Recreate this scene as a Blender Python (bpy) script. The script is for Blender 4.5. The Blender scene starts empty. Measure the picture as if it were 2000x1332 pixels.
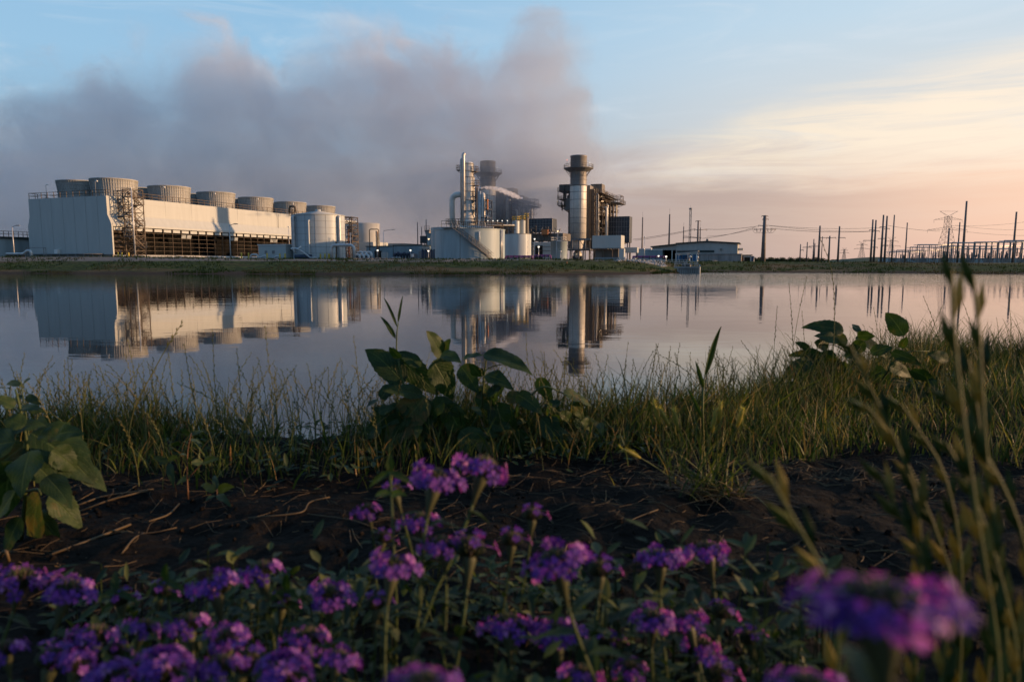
import bpy, bmesh, math, random
from mathutils import Vector, Matrix, noise as mn
from math import radians as R, sin, cos, pi, sqrt, atan2
random.seed(7)
SC = bpy.context.scene
C = SC.collection
F = 1333.0            # focal length of the photograph in its own pixels
CAMZ = 1.40           # lens height over the pond
PITCH = math.atan((666 - 514) / F)

# ------------------------------------------------------------------ camera
cd = bpy.data.cameras.new('camera'); cam = bpy.data.objects.new('camera', cd); C.objects.link(cam)
cam.location = (0, 0, CAMZ); cam.rotation_euler = (R(90) - PITCH, 0, 0)
cd.sensor_width = 36; cd.lens = 36 * F / 2000; cd.clip_start = 0.02; cd.clip_end = 9000
cd.dof.use_dof = True; cd.dof.focus_distance = 9.0; cd.dof.aperture_fstop = 6.3
SC.camera = cam

def srgb(r, g, b):
    f = lambda c: (c / 12.92 if c <= 0.04045 else ((c + 0.055) / 1.055) ** 2.4)
    return (f(r / 255), f(g / 255), f(b / 255), 1)

# ------------------------------------------------------------------ render, exposure
SC.view_settings.view_transform = 'Standard'; SC.view_settings.look = 'None'
SC.view_settings.gamma = 1; SC.view_settings.exposure = 0.25
cy = SC.cycles
cy.use_denoising = True
cy.max_bounces = 9; cy.diffuse_bounces = 2; cy.glossy_bounces = 3; cy.transmission_bounces = 3
cy.transparent_max_bounces = 12; cy.volume_bounces = 7
cy.volume_step_rate = 1.0; cy.volume_max_steps = 64
cy.sample_clamp_indirect = 4
cy.caustics_reflective = False; cy.caustics_refractive = False

# ------------------------------------------------------------------ node helper
class NT:
    def __init__(s, tree): s.t = tree; s.n = tree.nodes; s.l = tree.links
    def new(s, typ, ins=None, **kw):
        n = s.n.new(typ)
        for k, v in kw.items(): setattr(n, k, v)
        for k, v in (ins or {}).items(): s.put(n.inputs[k], v)
        return n
    def put(s, sock, v):
        if isinstance(v, bpy.types.NodeSocket): s.l.new(v, sock)
        else: sock.default_value = v
    def math(s, op, a, b=0.0, c=0.0, clamp=False):
        n = s.n.new('ShaderNodeMath'); n.operation = op; n.use_clamp = clamp
        for i, v in enumerate((a, b, c)):
            s.put(n.inputs[i], v)
        return n.outputs[0]
    def mrange(s, v, a, b, c=0.0, d=1.0, typ='SMOOTHSTEP'):
        n = s.n.new('ShaderNodeMapRange'); n.interpolation_type = typ
        for i, x in enumerate((v, a, b, c, d)): s.put(n.inputs[i], x)
        return n.outputs[0]
    def mix(s, f, a, b, typ='MIX'):
        n = s.n.new('ShaderNodeMix'); n.data_type = 'RGBA'; n.blend_type = typ
        s.put(n.inputs[0], f); s.put(n.inputs[6], a); s.put(n.inputs[7], b)
        return n.outputs[2]
    def ramp(s, fac, stops, interp='LINEAR'):
        n = s.n.new('ShaderNodeValToRGB'); cr = n.color_ramp; cr.interpolation = interp
        while len(cr.elements) < len(stops): cr.elements.new(0.5)
        for e, (p, c) in zip(cr.elements, stops): e.position = p; e.color = c
        s.put(n.inputs[0], fac)
        return n.outputs[0]
    def noise(s, vec, scale, detail=4, rough=0.55, dist=0.0, out=0):
        n = s.n.new('ShaderNodeTexNoise')
        if vec is not None: s.put(n.inputs['Vector'], vec)
        n.inputs['Scale'].default_value = scale; n.inputs['Detail'].default_value = detail
        n.inputs['Roughness'].default_value = rough; n.inputs['Distortion'].default_value = dist
        return n.outputs[out]
    def mapping(s, vec, loc=(0, 0, 0), rot=(0, 0, 0), scale=(1, 1, 1)):
        n = s.n.new('ShaderNodeMapping'); s.put(n.inputs[0], vec)
        n.inputs[1].default_value = loc; n.inputs[2].default_value = rot; n.inputs[3].default_value = scale
        return n.outputs[0]

# ------------------------------------------------------------------ sky
SUN_AZ = R(90); SUN_EL = R(6.5)          # clockwise from the view direction (+Y)
W = bpy.data.worlds.new('World'); SC.world = W; W.use_nodes = True
w = NT(W.node_tree); w.n.clear()
tc = w.new('ShaderNodeTexCoord').outputs['Generated']
sep = w.new('ShaderNodeSeparateXYZ', {0: tc})
dx, dy, dz = sep.outputs
sky = w.new('ShaderNodeTexSky', sky_type='NISHITA', sun_disc=False)
sky.sun_elevation = SUN_EL; sky.sun_rotation = SUN_AZ; sky.air_density = 1.2; sky.dust_density = 2.0; sky.ozone_density = 2.0
zz = w.math('MAXIMUM', dz, 0.0)
left = w.ramp(zz, [(0, srgb(168, 152, 152)), (.06, srgb(160, 160, 172)), (.13, srgb(140, 172, 197)), (.25, srgb(150, 190, 220)), (.40, srgb(140, 184, 219)), (1, srgb(84, 124, 176))])
right = w.ramp(zz, [(0, srgb(236, 186, 164)), (.05, srgb(248, 202, 176)), (.11, srgb(250, 210, 184)), (.17, srgb(216, 212, 208)), (.30, srgb(192, 213, 228)), (.45, srgb(170, 202, 226)), (1, srgb(90, 130, 180))])
tside = w.mrange(dx, -0.28, 0.52)
base = w.mix(tside, left, right)
# greyish violet veil low over the horizon ahead of the plant
vn_ = w.noise(w.mapping(tc, rot=(0, R(6), 0), scale=(1, 1, 6)), 3.0, 5, .6, .4)
veil = w.math('MULTIPLY', w.mrange(w.math('ADD', dz, w.math('MULTIPLY', w.math('SUBTRACT', vn_, .5), .13)), .185, .085), w.mrange(dx, .66, .26))
base = w.mix(w.math('MULTIPLY', veil, .85), base, srgb(172, 154, 150))
# cirrus: a cream bank whose upper edge climbs towards the sun, with long streaks
cv = w.mapping(tc, rot=(0, R(11), 0), scale=(1.0, 1.0, 8.0))
st = w.noise(cv, 2.6, 6, .6, .5)
st2 = w.noise(w.mapping(tc, rot=(0, R(15), R(10)), scale=(1.0, 1.0, 11.0)), 3.6, 6, .62, .6)
line = w.math('ADD', .118, w.math('MULTIPLY', dx, .20))
dd = w.math('SUBTRACT', line, dz)
dd = w.math('ADD', dd, w.math('MULTIPLY', w.math('SUBTRACT', st, .5), .11))
bank = w.mrange(dd, -.030, .045)
bank = w.math('MULTIPLY', bank, w.mrange(dx, .02, .34))
bank = w.math('MULTIPLY', bank, w.mrange(w.math('ADD', dz, w.math('MULTIPLY', w.math('SUBTRACT', vn_, .5), .10)), .08, .16, .12, 1))
bank = w.math('MULTIPLY', bank, w.mrange(st2, .32, .58, .25, 1.0))
bankcol = w.mix(w.mrange(dx, .12, .55), srgb(232, 220, 200), srgb(252, 234, 212))
base = w.mix(w.math('MULTIPLY', bank, .95), base, bankcol)
# thin high wisps everywhere
wv = w.mapping(tc, rot=(0, R(-14), R(20)), scale=(1.2, 1.2, 6.0))
wi = w.noise(wv, 3.2, 7, .62, .8)
wisp = w.math('MULTIPLY', w.mrange(wi, .47, .72), w.mrange(dz, .03, .2))
base = w.mix(w.math('MULTIPLY', wisp, .35), base, srgb(214, 222, 230))
# the sky away from the sun, behind the camera, is deeper and bluer
base = w.mix(w.mrange(dy, .25, -.45), base, w.mix(1.0, base, (.42, .56, .68, 1), 'MULTIPLY'))
base = w.mix(w.mrange(dz, 0, -.02), base, (.035, .035, .03, 1))
bgA = w.new('ShaderNodeBackground', {0: base, 1: 1.03})
bgB = w.new('ShaderNodeBackground', {0: sky.outputs[0], 1: 0.06})
ms = w.new('ShaderNodeMixShader', {0: 0.15, 1: bgA.outputs[0], 2: bgB.outputs[0]})
wo = w.new('ShaderNodeOutputWorld', {0: ms.outputs[0]})

# ------------------------------------------------------------------ sun
sd = bpy.data.lights.new('sun', 'SUN'); sun = bpy.data.objects.new('sun', sd); C.objects.link(sun)
sd.energy = 5.0; sd.angle = R(.75); sd.color = (1.0, .60, .31)
sdir = Vector((sin(SUN_AZ) * cos(SUN_EL), cos(SUN_AZ) * cos(SUN_EL), sin(SUN_EL)))
sun.rotation_euler = (-sdir).to_track_quat('-Z', 'Y').to_euler()
sun.location = sdir * 500

# ------------------------------------------------------------------ placing: a photo pixel at a forward distance
def P(px, py, D):
    u = (px - 1000) / F; v = (666 - py) / F
    k = D / (cos(PITCH) + v * sin(PITCH))
    return Vector((u * k, D, CAMZ + k * (-sin(PITCH) + v * cos(PITCH))))
def PZ(px, py, z):
    """the point of the pixel's sight line at height z"""
    u = (px - 1000) / F; v = (666 - py) / F
    k = (z - CAMZ) / (-sin(PITCH) + v * cos(PITCH))
    return Vector((u * k, k * (cos(PITCH) + v * sin(PITCH)), z))

# ------------------------------------------------------------------ mesh collector
class MB:
    def __init__(s): s.v = []; s.f = []; s.sm = []; s.uv = None
    def add(s, vs, fs, smooth=False):
        o = len(s.v); s.v += [tuple(v) for v in vs]
        s.f += [tuple(i + o for i in f) for f in fs]; s.sm += [smooth] * len(fs)
    def box(s, x0, x1, y0, y1, z0, z1):
        s.add([(x, y, z) for z in (z0, z1) for y in (y0, y1) for x in (x0, x1)],
              [(0, 2, 3, 1), (4, 5, 7, 6), (0, 1, 5, 4), (2, 6, 7, 3), (0, 4, 6, 2), (1, 3, 7, 5)])
        return s
    def bar(s, a, b, t, t2=None):
        a = Vector(a); b = Vector(b); d = b - a
        if d.length < 1e-6: return s
        d.normalize(); up = Vector((0, 0, 1)) if abs(d.z) < .95 else Vector((1, 0, 0))
        x = d.cross(up).normalized(); y = x.cross(d).normalized(); t2 = t2 or t
        q = []
        for p in (a, b):
            for sx, sy in ((-1, -1), (1, -1), (1, 1), (-1, 1)): q.append(p + x * sx * t / 2 + y * sy * t2 / 2)
        s.add(q, [(0, 3, 2, 1), (4, 5, 6, 7), (0, 1, 5, 4), (1, 2, 6, 5), (2, 3, 7, 6), (3, 0, 4, 7)])
        return s
    def tube(s, pts, r, n=10, cap=True, rad=None):
        pts = [Vector(p) for p in pts]; rs = rad or [r] * len(pts)
        rings = []; px = None
        for i, p in enumerate(pts):
            d = (pts[min(i + 1, len(pts) - 1)] - pts[max(i - 1, 0)])
            d = d.normalized() if d.length > 1e-9 else Vector((0, 0, 1))
            if px is None:
                up = Vector((0, 0, 1)) if abs(d.z) < .9 else Vector((1, 0, 0))
                px = d.cross(up).normalized()
            else:
                px = (px - d * px.dot(d)); px = px.normalized() if px.length > 1e-6 else d.orthogonal().normalized()
            py = d.cross(px)
            rings.append([p + (px * cos(2 * pi * k / n) + py * sin(2 * pi * k / n)) * rs[i] for k in range(n)])
        vs = [q for r_ in rings for q in r_]; fs = []
        for i in range(len(rings) - 1):
            for k in range(n):
                a = i * n + k; b = i * n + (k + 1) % n
                fs.append((a, b, b + n, a + n))
        s.add(vs, fs, n > 4)
        if cap:
            o = len(s.v) - len(vs)
            s.f += [tuple(o + k for k in reversed(range(n))), tuple(o + (len(rings) - 1) * n + k for k in range(n))]; s.sm += [False, False]
        return s
    def lathe(s, prof, n=32, cx=0, cy=0, smooth=True, a0=0, a1=2 * pi):
        full = abs(a1 - a0 - 2 * pi) < 1e-6; m = n if full else n + 1
        vs = [(cx + r * cos(a0 + (a1 - a0) * k / n), cy + r * sin(a0 + (a1 - a0) * k / n), z) for r, z in prof for k in range(m)]
        fs = []
        for i in range(len(prof) - 1):
            for k in range(n):
                a = i * m + k; b = i * m + (k + 1) % m
                fs.append((a, b, b + m, a + m))
        s.add(vs, fs, smooth)
        return s
    def prism(s, poly, y0, y1):
        """poly of (x, z), extruded along y"""
        n = len(poly)
        s.add([(x, y0, z) for x, z in poly] + [(x, y1, z) for x, z in poly],
              [tuple(range(n)), tuple(reversed(range(n, 2 * n)))] + [(i, i + n, (i + 1) % n + n, (i + 1) % n) for i in range(n)])
        return s
    def build(s, name, mat, parent=None, loc=None):
        me = bpy.data.meshes.new(name); me.from_pydata(s.v, [], s.f)
        me.polygons.foreach_set('use_smooth', s.sm)
        if mat: me.materials.append(mat)
        if s.uv is not None:
            l = me.uv_layers.new(name='UVMap')
            l.data.foreach_set('uv', [c for p in s.uv for c in p])
        me.update()
        o = bpy.data.objects.new(name, me); C.objects.link(o)
        if parent is not None: o.parent = parent
        if loc is not None: o.location = loc
        return o

def tag(o, label=None, cat=None, group=None, kind=None):
    if label: o['label'] = label
    if cat: o['category'] = cat
    if group: o['group'] = group
    if kind: o['kind'] = kind
    return o
def thing(name, label, cat, loc, rz=0, group=None):
    o = bpy.data.objects.new(name, None); C.objects.link(o); o.empty_display_size = .2
    o.location = loc; o.rotation_euler = (0, 0, rz)
    return tag(o, label, cat, group)
def copy_tree(o, parent=None, **kw):
    c = o.copy(); C.objects.link(c)
    if parent is not None: c.parent = parent
    for ch in list(o.children): copy_tree(ch, c)
    return c
# ------------------------------------------------------------------ materials
def mat(name, col, rough=.6, metal=0.0, var=.15, scale=2.0, bump=0.0, bscale=8.0, spec=.3, streak=False, col2=None, trans=0.0, coord='Object'):
    m = bpy.data.materials.new(name); m.use_nodes = True; t = NT(m.node_tree); t.n.clear()
    co = t.new('ShaderNodeTexCoord').outputs[coord]
    vec = t.mapping(co, scale=(.12, .12, 2.2) if streak == 'h' else (1, 1, .12)) if streak else co
    n = t.noise(vec, scale, 5, .6, .2)
    c = tuple(col[:3]) + (1,); lo = tuple(x * (1 - var) for x in col[:3]) + (1,)
    hi = tuple(min(1, x * (1 + var)) for x in col[:3]) + (1,)
    if col2: lo = tuple(col2[:3]) + (1,); hi = c
    cc = t.mix(t.mrange(n, .32, .68), lo, hi)
    b = t.new('ShaderNodeBsdfPrincipled', {'Base Color': cc, 'Roughness': rough, 'Metallic': metal})
    b.inputs['Specular IOR Level'].default_value = spec
    if bump:
        nb = t.noise(co, bscale, 4, .6)
        bn = t.new('ShaderNodeBump', {'Height': nb, 'Strength': bump, 'Distance': .02}); t.put(b.inputs['Normal'], bn.outputs[0])
    sh = b.outputs[0]
    if trans:
        tr = t.new('ShaderNodeBsdfTranslucent', {0: t.mix(.5, cc, (col[0] * 1.5, col[1] * 1.8, col[2] * .7, 1))})
        sh = t.new('ShaderNodeMixShader', {0: trans, 1: sh, 2: tr.outputs[0]}).outputs[0]
    t.new('ShaderNodeOutputMaterial', {0: sh})
    return m

# ------------------------------------------------------------------ pond
m = bpy.data.materials.new('pond_water'); m.use_nodes = True; t = NT(m.node_tree); t.n.clear()
co = t.new('ShaderNodeTexCoord').outputs['Object']
n1 = t.noise(t.mapping(co, rot=(0, 0, R(8)), scale=(.35, 1.0, 1)), 1.1, 3, .55, .3)
n2 = t.noise(t.mapping(co, rot=(0, 0, R(-6)), scale=(.5, 1.3, 1)), 5.0, 3, .5, .2)
n3 = t.noise(t.mapping(co, scale=(.012, .03, 1)), 1.0, 3, .5)
hh = t.math('ADD', t.math('MULTIPLY', n1, .016), t.math('MULTIPLY', n2, .0026))
amp = t.mrange(n3, .35, .7, .45, 1.15)
# breeze: the far water by the plant is more ruffled than the sheltered water below the bank
sp = t.new('ShaderNodeSeparateXYZ', {0: co}).outputs
amp = t.math('MULTIPLY', amp, t.mrange(sp[1], 12, 60, .6, 1.9, 'LINEAR'))
amp = t.math('MULTIPLY', amp, t.math('ADD', 1.0, t.math('MULTIPLY', t.mrange(sp[1], 36, 52, 0, 6.0), t.mrange(sp[0], -22, 4, .06, 1.0))))
bmp = t.new('ShaderNodeBump', {'Height': t.math('MULTIPLY', hh, amp), 'Strength': .55, 'Distance': 1.0})
fr = t.new('ShaderNodeFresnel', {'IOR': 1.46, 'Normal': bmp.outputs[0]})
gl = t.new('ShaderNodeBsdfAnisotropic', {'Color': (1, 1, 1, 1), 'Roughness': .012, 'Normal': bmp.outputs[0]})
df = t.new('ShaderNodeBsdfDiffuse', {'Color': (.012, .016, .020, 1)})
mx = t.new('ShaderNodeMixShader', {0: fr.outputs[0], 1: df.outputs[0], 2: gl.outputs[0]})
t.new('ShaderNodeOutputMaterial', {0: mx.outputs[0]})
WATER = m
wm = MB(); wm.add([(-400, 1.2, 0), (400, 1.2, 0), (400, 150, 0), (-400, 150, 0)], [(0, 1, 2, 3)])
tag(wm.build('water', WATER), 'calm grey blue pond mirroring the plant', kind='structure')

# ------------------------------------------------------------------ far bank, plant pad and field, one sheet to the horizon
SHORE = [(-400, 96), (-120, 96), (-70, 93), (-50, 90), (-30, 88), (-12, 81), (3, 78), (12, 81), (18, 86), (23, 94), (28, 98), (45, 97), (60, 88), (75, 80), (100, 70), (400, 40)]
def lerp_tab(tab, x):
    if x <= tab[0][0]: return tab[0][1]
    for (a, p), (b, q) in zip(tab, tab[1:]):
        if x <= b: return p + (q - p) * (x - a) / (b - a)
    return tab[-1][1]
def sstep(a, b, x):
    k = max(0, min(1, (x - a) / (b - a))); return k * k * (3 - 2 * k)
def far_z(x, y):
    s = lerp_tab(SHORE, x) + .8 * mn.noise(Vector((x * .08, 3, 1))) + .25 * mn.noise(Vector((x * .5, 3, 1)))
    d = y - s
    pad = lerp_tab([(-62, 2.35), (-35, 2.0), (-8, 1.88), (30, 1.76), (46, 1.62), (70, 1.40)], x - max(0, y - 120) * .12)
    if d < 0: return -.9 * min(1, -d / 3) - .02
    w1 = 15 + 6 * sstep(10, 30, x)
    z = pad * (sstep(-3, w1, d) - sstep(-3, w1, 0)) / (1 - sstep(-3, w1, 0))
    z += .10 * mn.noise(Vector((x * .12, y * .12, 2))) * min(1, d / 4) + .04 * mn.noise(Vector((x * .6, y * .6, 5))) * min(1, d / 2)
    if y > 280: z -= .0007 * (y - 280) * (pad - 1.2) / 1.1
    return z
xs = [-3000, -1500, -800, -400, -250] + [-180 + i * 1.6 for i in range(225)] + [220, 300, 450, 800, 1500, 3000]
ys = []
y = 60.0
while y < 165: ys.append(y); y += .9 if y < 122 else 2.5
ys += [180, 200, 230, 260, 300, 360, 450, 600, 900, 1500, 2500, 4500]
g = MB(); nx = len(xs)
g.add([(x, y, far_z(x, y)) for y in ys for x in xs], [(j * nx + i, j * nx + i + 1, (j + 1) * nx + i + 1, (j + 1) * nx + i) for j in range(len(ys) - 1) for i in range(nx - 1)], True)
m = bpy.data.materials.new('far_ground'); m.use_nodes = True; t = NT(m.node_tree); t.n.clear()
geo = t.new('ShaderNodeNewGeometry').outputs['Position']; sp = t.new('ShaderNodeSeparateXYZ', {0: geo}).outputs
nA = t.noise(t.mapping(geo, scale=(.05, .12, 1)), 1.0, 6, .6, .4)
nB = t.noise(geo, 1.6, 5, .65)
grass = t.mix(t.mrange(nB, .35, .65), (.012, .020, .006, 1), (.070, .085, .020, 1))
dry = t.mix(nB, (.075, .045, .022, 1), (.17, .11, .055, 1))
grav = t.mix(nB, (.12, .10, .085, 1), (.24, .20, .17, 1))
zc = t.math('ADD', sp[2], t.math('MULTIPLY', t.math('SUBTRACT', nA, .5), .9))
c1 = t.mix(t.mrange(nA, .48, .62), grass, dry)
c1 = t.mix(t.mrange(zc, .42, .12), c1, t.mix(nB, (.030, .020, .014, 1), (.075, .047, .032, 1)))
padm = t.math('MULTIPLY', t.mrange(zc, 1.55, 1.8), t.mrange(sp[0], 26, 14))
c1 = t.mix(padm, c1, grav)
farm = t.mix(nA, (.035, .052, .018, 1), (.085, .085, .035, 1))
c1 = t.mix(t.mrange(sp[1], 150, 175), c1, t.mix(t.mrange(sp[0], 60, 110), grav, farm))
c1 = t.mix(t.mrange(sp[1], 260, 420), c1, farm)
bs = t.new('ShaderNodeBsdfPrincipled', {'Base Color': c1, 'Roughness': .95}); bs.inputs['Specular IOR Level'].default_value = .1
bb = t.new('ShaderNodeBump', {'Height': nB, 'Strength': .8, 'Distance': .12}); t.put(bs.inputs['Normal'], bb.outputs[0])
t.new('ShaderNodeOutputMaterial', {0: bs.outputs[0]})
tag(g.build('ground', m), 'grassy far bank rising to the gravel plant yard and open field', kind='structure')

# rough grass on the far bank
rg = random.Random(2); tb_ = MB(); td_ = MB()
for k in range(9000):
    x = rg.uniform(-85, 95); s_ = lerp_tab(SHORE, x); d = abs(rg.gauss(0, 1.2)) if rg.random() < .3 else rg.uniform(0, 19)
    if mn.noise(Vector((x * .12, d * .25, 40))) < -.12: continue
    y = s_ + d; z = far_z(x, y)
    if z < .05: continue
    mb = tb_ if mn.noise(Vector((x * .06, d * .1, 50))) < .12 else td_
    for j in range(3):
        h = rg.uniform(.10, .38); a_ = rg.uniform(-.5, .5); w_ = rg.uniform(.03, .07); xx = x + rg.gauss(0, .2); yy = y + rg.gauss(0, .2)
        mb.add([(xx - w_, yy, z - .03), (xx + w_, yy, z - .03), (xx + a_ * h, yy + rg.gauss(0, .05), z + h)], [(0, 1, 2)])
FG = mat('bank_grass', (.055, .070, .018), .9, var=.5, scale=.5, spec=.1, trans=.3); FD = mat('bank_dry_grass', (.15, .10, .045), .9, var=.4, scale=.5, spec=.1, trans=.3)
tag(tb_.build('grass', FG), 'rough green grass tufts on the far bank', kind='stuff'); tag(td_.build('dry_grass', FD), 'rough dry grass tufts on the far bank', kind='stuff')

# ------------------------------------------------------------------ steam plume drifting off the cooling cells
PL = [(-200, 250), (-60, 205), (60, 150), (150, 112), (235, 135), (262, 70), (340, 42), (430, 52), (470, 85), (540, 110), (590, 75), (650, 35), (730, 25), (800, 65), (880, 62), (935, 92), (985, 45), (1040, 14), (1090, 22), (1135, 60), (1172, 150), (1182, 230), (1200, 320), (1225, 430)]
PY0, PY1 = 231.0, 299.0; PYM = 250.0
pts = [P(a, b, PYM) for a, b in PL]
hull = MB(); prof = [(p.x, p.z) for p in pts]
top = [(p.x, p.z + 9) for p in pts]
n = len(top); secs = [(-1.0, .82), (-.8, .93), (-.4, 1.0), (.2, 1.0), (.8, .92), (1.0, .8)]
vs = []
ym = (PY0 + PY1) / 2; hw = (PY1 - PY0) / 2
for k, sc_ in secs:
    for x, z in top: vs.append((x, ym + hw * k, 2.6 + (z - 2.6) * sc_))
    for x, z in top: vs.append((x, ym + hw * k, 2.6))
fs = []
for j in range(len(secs) - 1):
    for i in range(n - 1):
        a = j * 2 * n + i; fs.append((a, a + 1, a + 1 + 2 * n, a + 2 * n))
        b = a + n; fs.append((b + 1, b, b + 2 * n, b + 1 + 2 * n))
    a = j * 2 * n; fs.append((a + n, a, a + 2 * n, a + n + 2 * n))
    a += n - 1; fs.append((a, a + n, a + 3 * n, a + 2 * n))
for j, fl in ((0, 0), (len(secs) - 1, 1)):
    for i in range(n - 1):
        a = j * 2 * n + i; q = (a, a + n, a + n + 1, a + 1); fs.append(q if not fl else q[::-1])
hull.add(vs, fs)
m = bpy.data.materials.new('steam'); m.use_nodes = True; t = NT(m.node_tree); t.n.clear()
co = t.new('ShaderNodeTexCoord').outputs['Object']; sp = t.new('ShaderNodeSeparateXYZ', {0: co}).outputs
xa, xb = pts[0].x, pts[-1].x; zt = 110.0
xn = t.mrange(sp[0], xa, xb, 0, 1, 'LINEAR')
fc = t.n.new('ShaderNodeFloatCurve'); cv = fc.mapping.curves[0]
cpts = [((p.x - xa) / (xb - xa), min(1, p.z / zt)) for p in pts]
cv.points[0].location = cpts[0]; cv.points[1].location = cpts[-1]
for q in cpts[1:-1]: cv.points.new(*q)
for q in cv.points: q.handle_type = 'AUTO'
fc.mapping.update(); t.l.new(xn, fc.inputs['Value'])
topz = t.math('MULTIPLY', fc.outputs[0], zt)
nw = t.noise(t.mapping(co, loc=(31, 7, 3)), .040, 4, .6, .4)
t.l.new(t.math('ADD', xn, t.math('MULTIPLY', t.math('SUBTRACT', nw, .52), .16)), fc.inputs['Value'])
n1 = t.noise(t.mapping(co, scale=(1, .8, 1.15)), .046, 7, .66, .6)
n2 = t.noise(co, .019, 2, .5, .2)
edge = t.math('SUBTRACT', topz, sp[2])                       # metres under the top
edge = t.math('ADD', edge, t.math('MULTIPLY', t.math('SUBTRACT', n1, .53), 76))
e1 = t.mrange(edge, -2, 12)
ye = t.math('ABSOLUTE', t.math('SUBTRACT', sp[1], ym))
e2 = t.mrange(ye, hw, hw * .55)
e3 = t.mrange(t.math('ADD', xn, t.math('MULTIPLY', t.math('SUBTRACT', n1, .5), .42)), 1.0, .91)
low = t.mrange(sp[2], 3, 34, .18, 1.0)                      # thinner near the ground
# thinner right behind the plant, densest over the cells on the left
xd = t.mrange(xn, .35, .80, .56, .66)
d = t.math('MULTIPLY', e1, e2); d = t.math('MULTIPLY', d, e3); d = t.math('MULTIPLY', d, t.math('MAXIMUM', low, t.mrange(xn, .5, .1)))
d = t.math('MULTIPLY', d, xd); d = t.math('MULTIPLY', d, t.mrange(n1, .30, .66, .30, 1.7)); d = t.math('MULTIPLY', d, t.mrange(n2, .3, .7, .7, 1.3))
pv = t.new('ShaderNodeVolumePrincipled', {'Color': t.mix(t.mrange(xn, .55, .95), (.965, .962, .975, 1), (.66, .73, .84, 1)), 'Density': t.math('MULTIPLY', d, .055), 'Anisotropy': .1})  # colour darker and bluer towards the sunlit right end, painted to offset its pink light
t.new('ShaderNodeOutputMaterial', {'Volume': pv.outputs[0]})
STEAM = m
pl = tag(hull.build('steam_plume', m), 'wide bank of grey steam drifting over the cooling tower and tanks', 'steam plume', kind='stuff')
try: m.volume_sampling = 'DISTANCE'
except Exception: pass
m.cycles.volume_sampling = 'MULTIPLE_IMPORTANCE'; m.cycles.volume_step_rate = 1.0; m.cycles.volume_interpolation = 'LINEAR'
# ------------------------------------------------------------------ paints and metals of the plant
M = {}
M['siding'] = mat('white_siding', (.43, .45, .44), .55, var=.035, scale=1.2, streak=True, bump=.15, bscale=3)
M['enamel'] = mat('pale_tank_enamel', (.43, .47, .485), .42, var=.12, scale=.5, streak=True)
M['tankgrey'] = mat('grey_tank_paint', (.30, .365, .39), .5, var=.14, scale=.6, streak=True)
M['frp'] = mat('grey_fibreglass', (.36, .36, .345), .6, var=.12, scale=.5, streak=True)
M['louvre'] = mat('dark_louvre', (.010, .010, .010), 1.0, var=.5, scale=.6, streak=True, spec=0.0)
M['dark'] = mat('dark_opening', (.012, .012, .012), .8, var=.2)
M['rust'] = mat('brown_steel', (.10, .075, .055), .6, var=.25, scale=1.2)
M['steel'] = mat('grey_steel', (.20, .20, .20), .5, var=.2, scale=1.2)
M['navy'] = mat('dark_blue_steel', (.03, .045, .08), .5, var=.2)
M['galv'] = mat('galvanised_pipe', (.50, .50, .50), .42, .35, var=.15, scale=1.5)
M['clad'] = mat('aluminium_cladding', (.62, .60, .56), .50, .10, var=.10, scale=.5, bump=.1, bscale=2)
M['stack'] = mat('stack_steel', (.24, .23, .225), .55, .2, var=.15, scale=.3, streak=True)
M['casing'] = mat('weathered_casing', (.14, .125, .11), .6, var=.35, scale=.25, streak=True)
M['filter'] = mat('dark_filter_house', (.045, .055, .070), .5, var=.3, scale=.3, streak=True)
M['shed'] = mat('grey_shed_cladding', (.36, .37, .36), .55, var=.08, scale=.6, streak=True)
M['conc'] = mat('concrete', (.27, .26, .25), .85, var=.18, scale=.8, streak=True, bump=.3)
M['blue'] = mat('blue_grey_cladding', (.22, .285, .32), .5, var=.14, scale=.5, streak=True)
M['bluepaint'] = mat('bright_blue_paint', (.02, .12, .30), .45, var=.15)
M['yellow'] = mat('safety_yellow', (.60, .42, .05), .5, var=.1)
M['purple'] = mat('reclaimed_water_purple', (.18, .04, .16), .45, var=.15)
M['orange'] = mat('rust_orange', (.42, .16, .06), .6, var=.2)
M['roofing'] = mat('dark_green_trim', (.035, .05, .05), .5, var=.1)
M['pole'] = mat('weathering_steel_pole', (.15, .13, .125), .6, var=.15, scale=.6)
M['wire'] = mat('aluminium_wire', (.10, .09, .09), .6)
M['white'] = mat('white_paint', (.72, .72, .70), .5, var=.05)
def glow(name, col, k):
    m = bpy.data.materials.new(name); m.use_nodes = True; t = NT(m.node_tree); t.n.clear()
    e = t.new('ShaderNodeEmission', {0: col + (1,), 1: k}); t.new('ShaderNodeOutputMaterial', {0: e.outputs[0]}); return m
M['lamp'] = glow('lit_lamp_glass', (1, .90, .74), 1.7)
M['lampw'] = glow('lit_warm_lamp_glass', (1, .70, .38), 1.7)
M['lampr'] = glow('red_beacon_glass', (1, .22, .12), 2.5)

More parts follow.
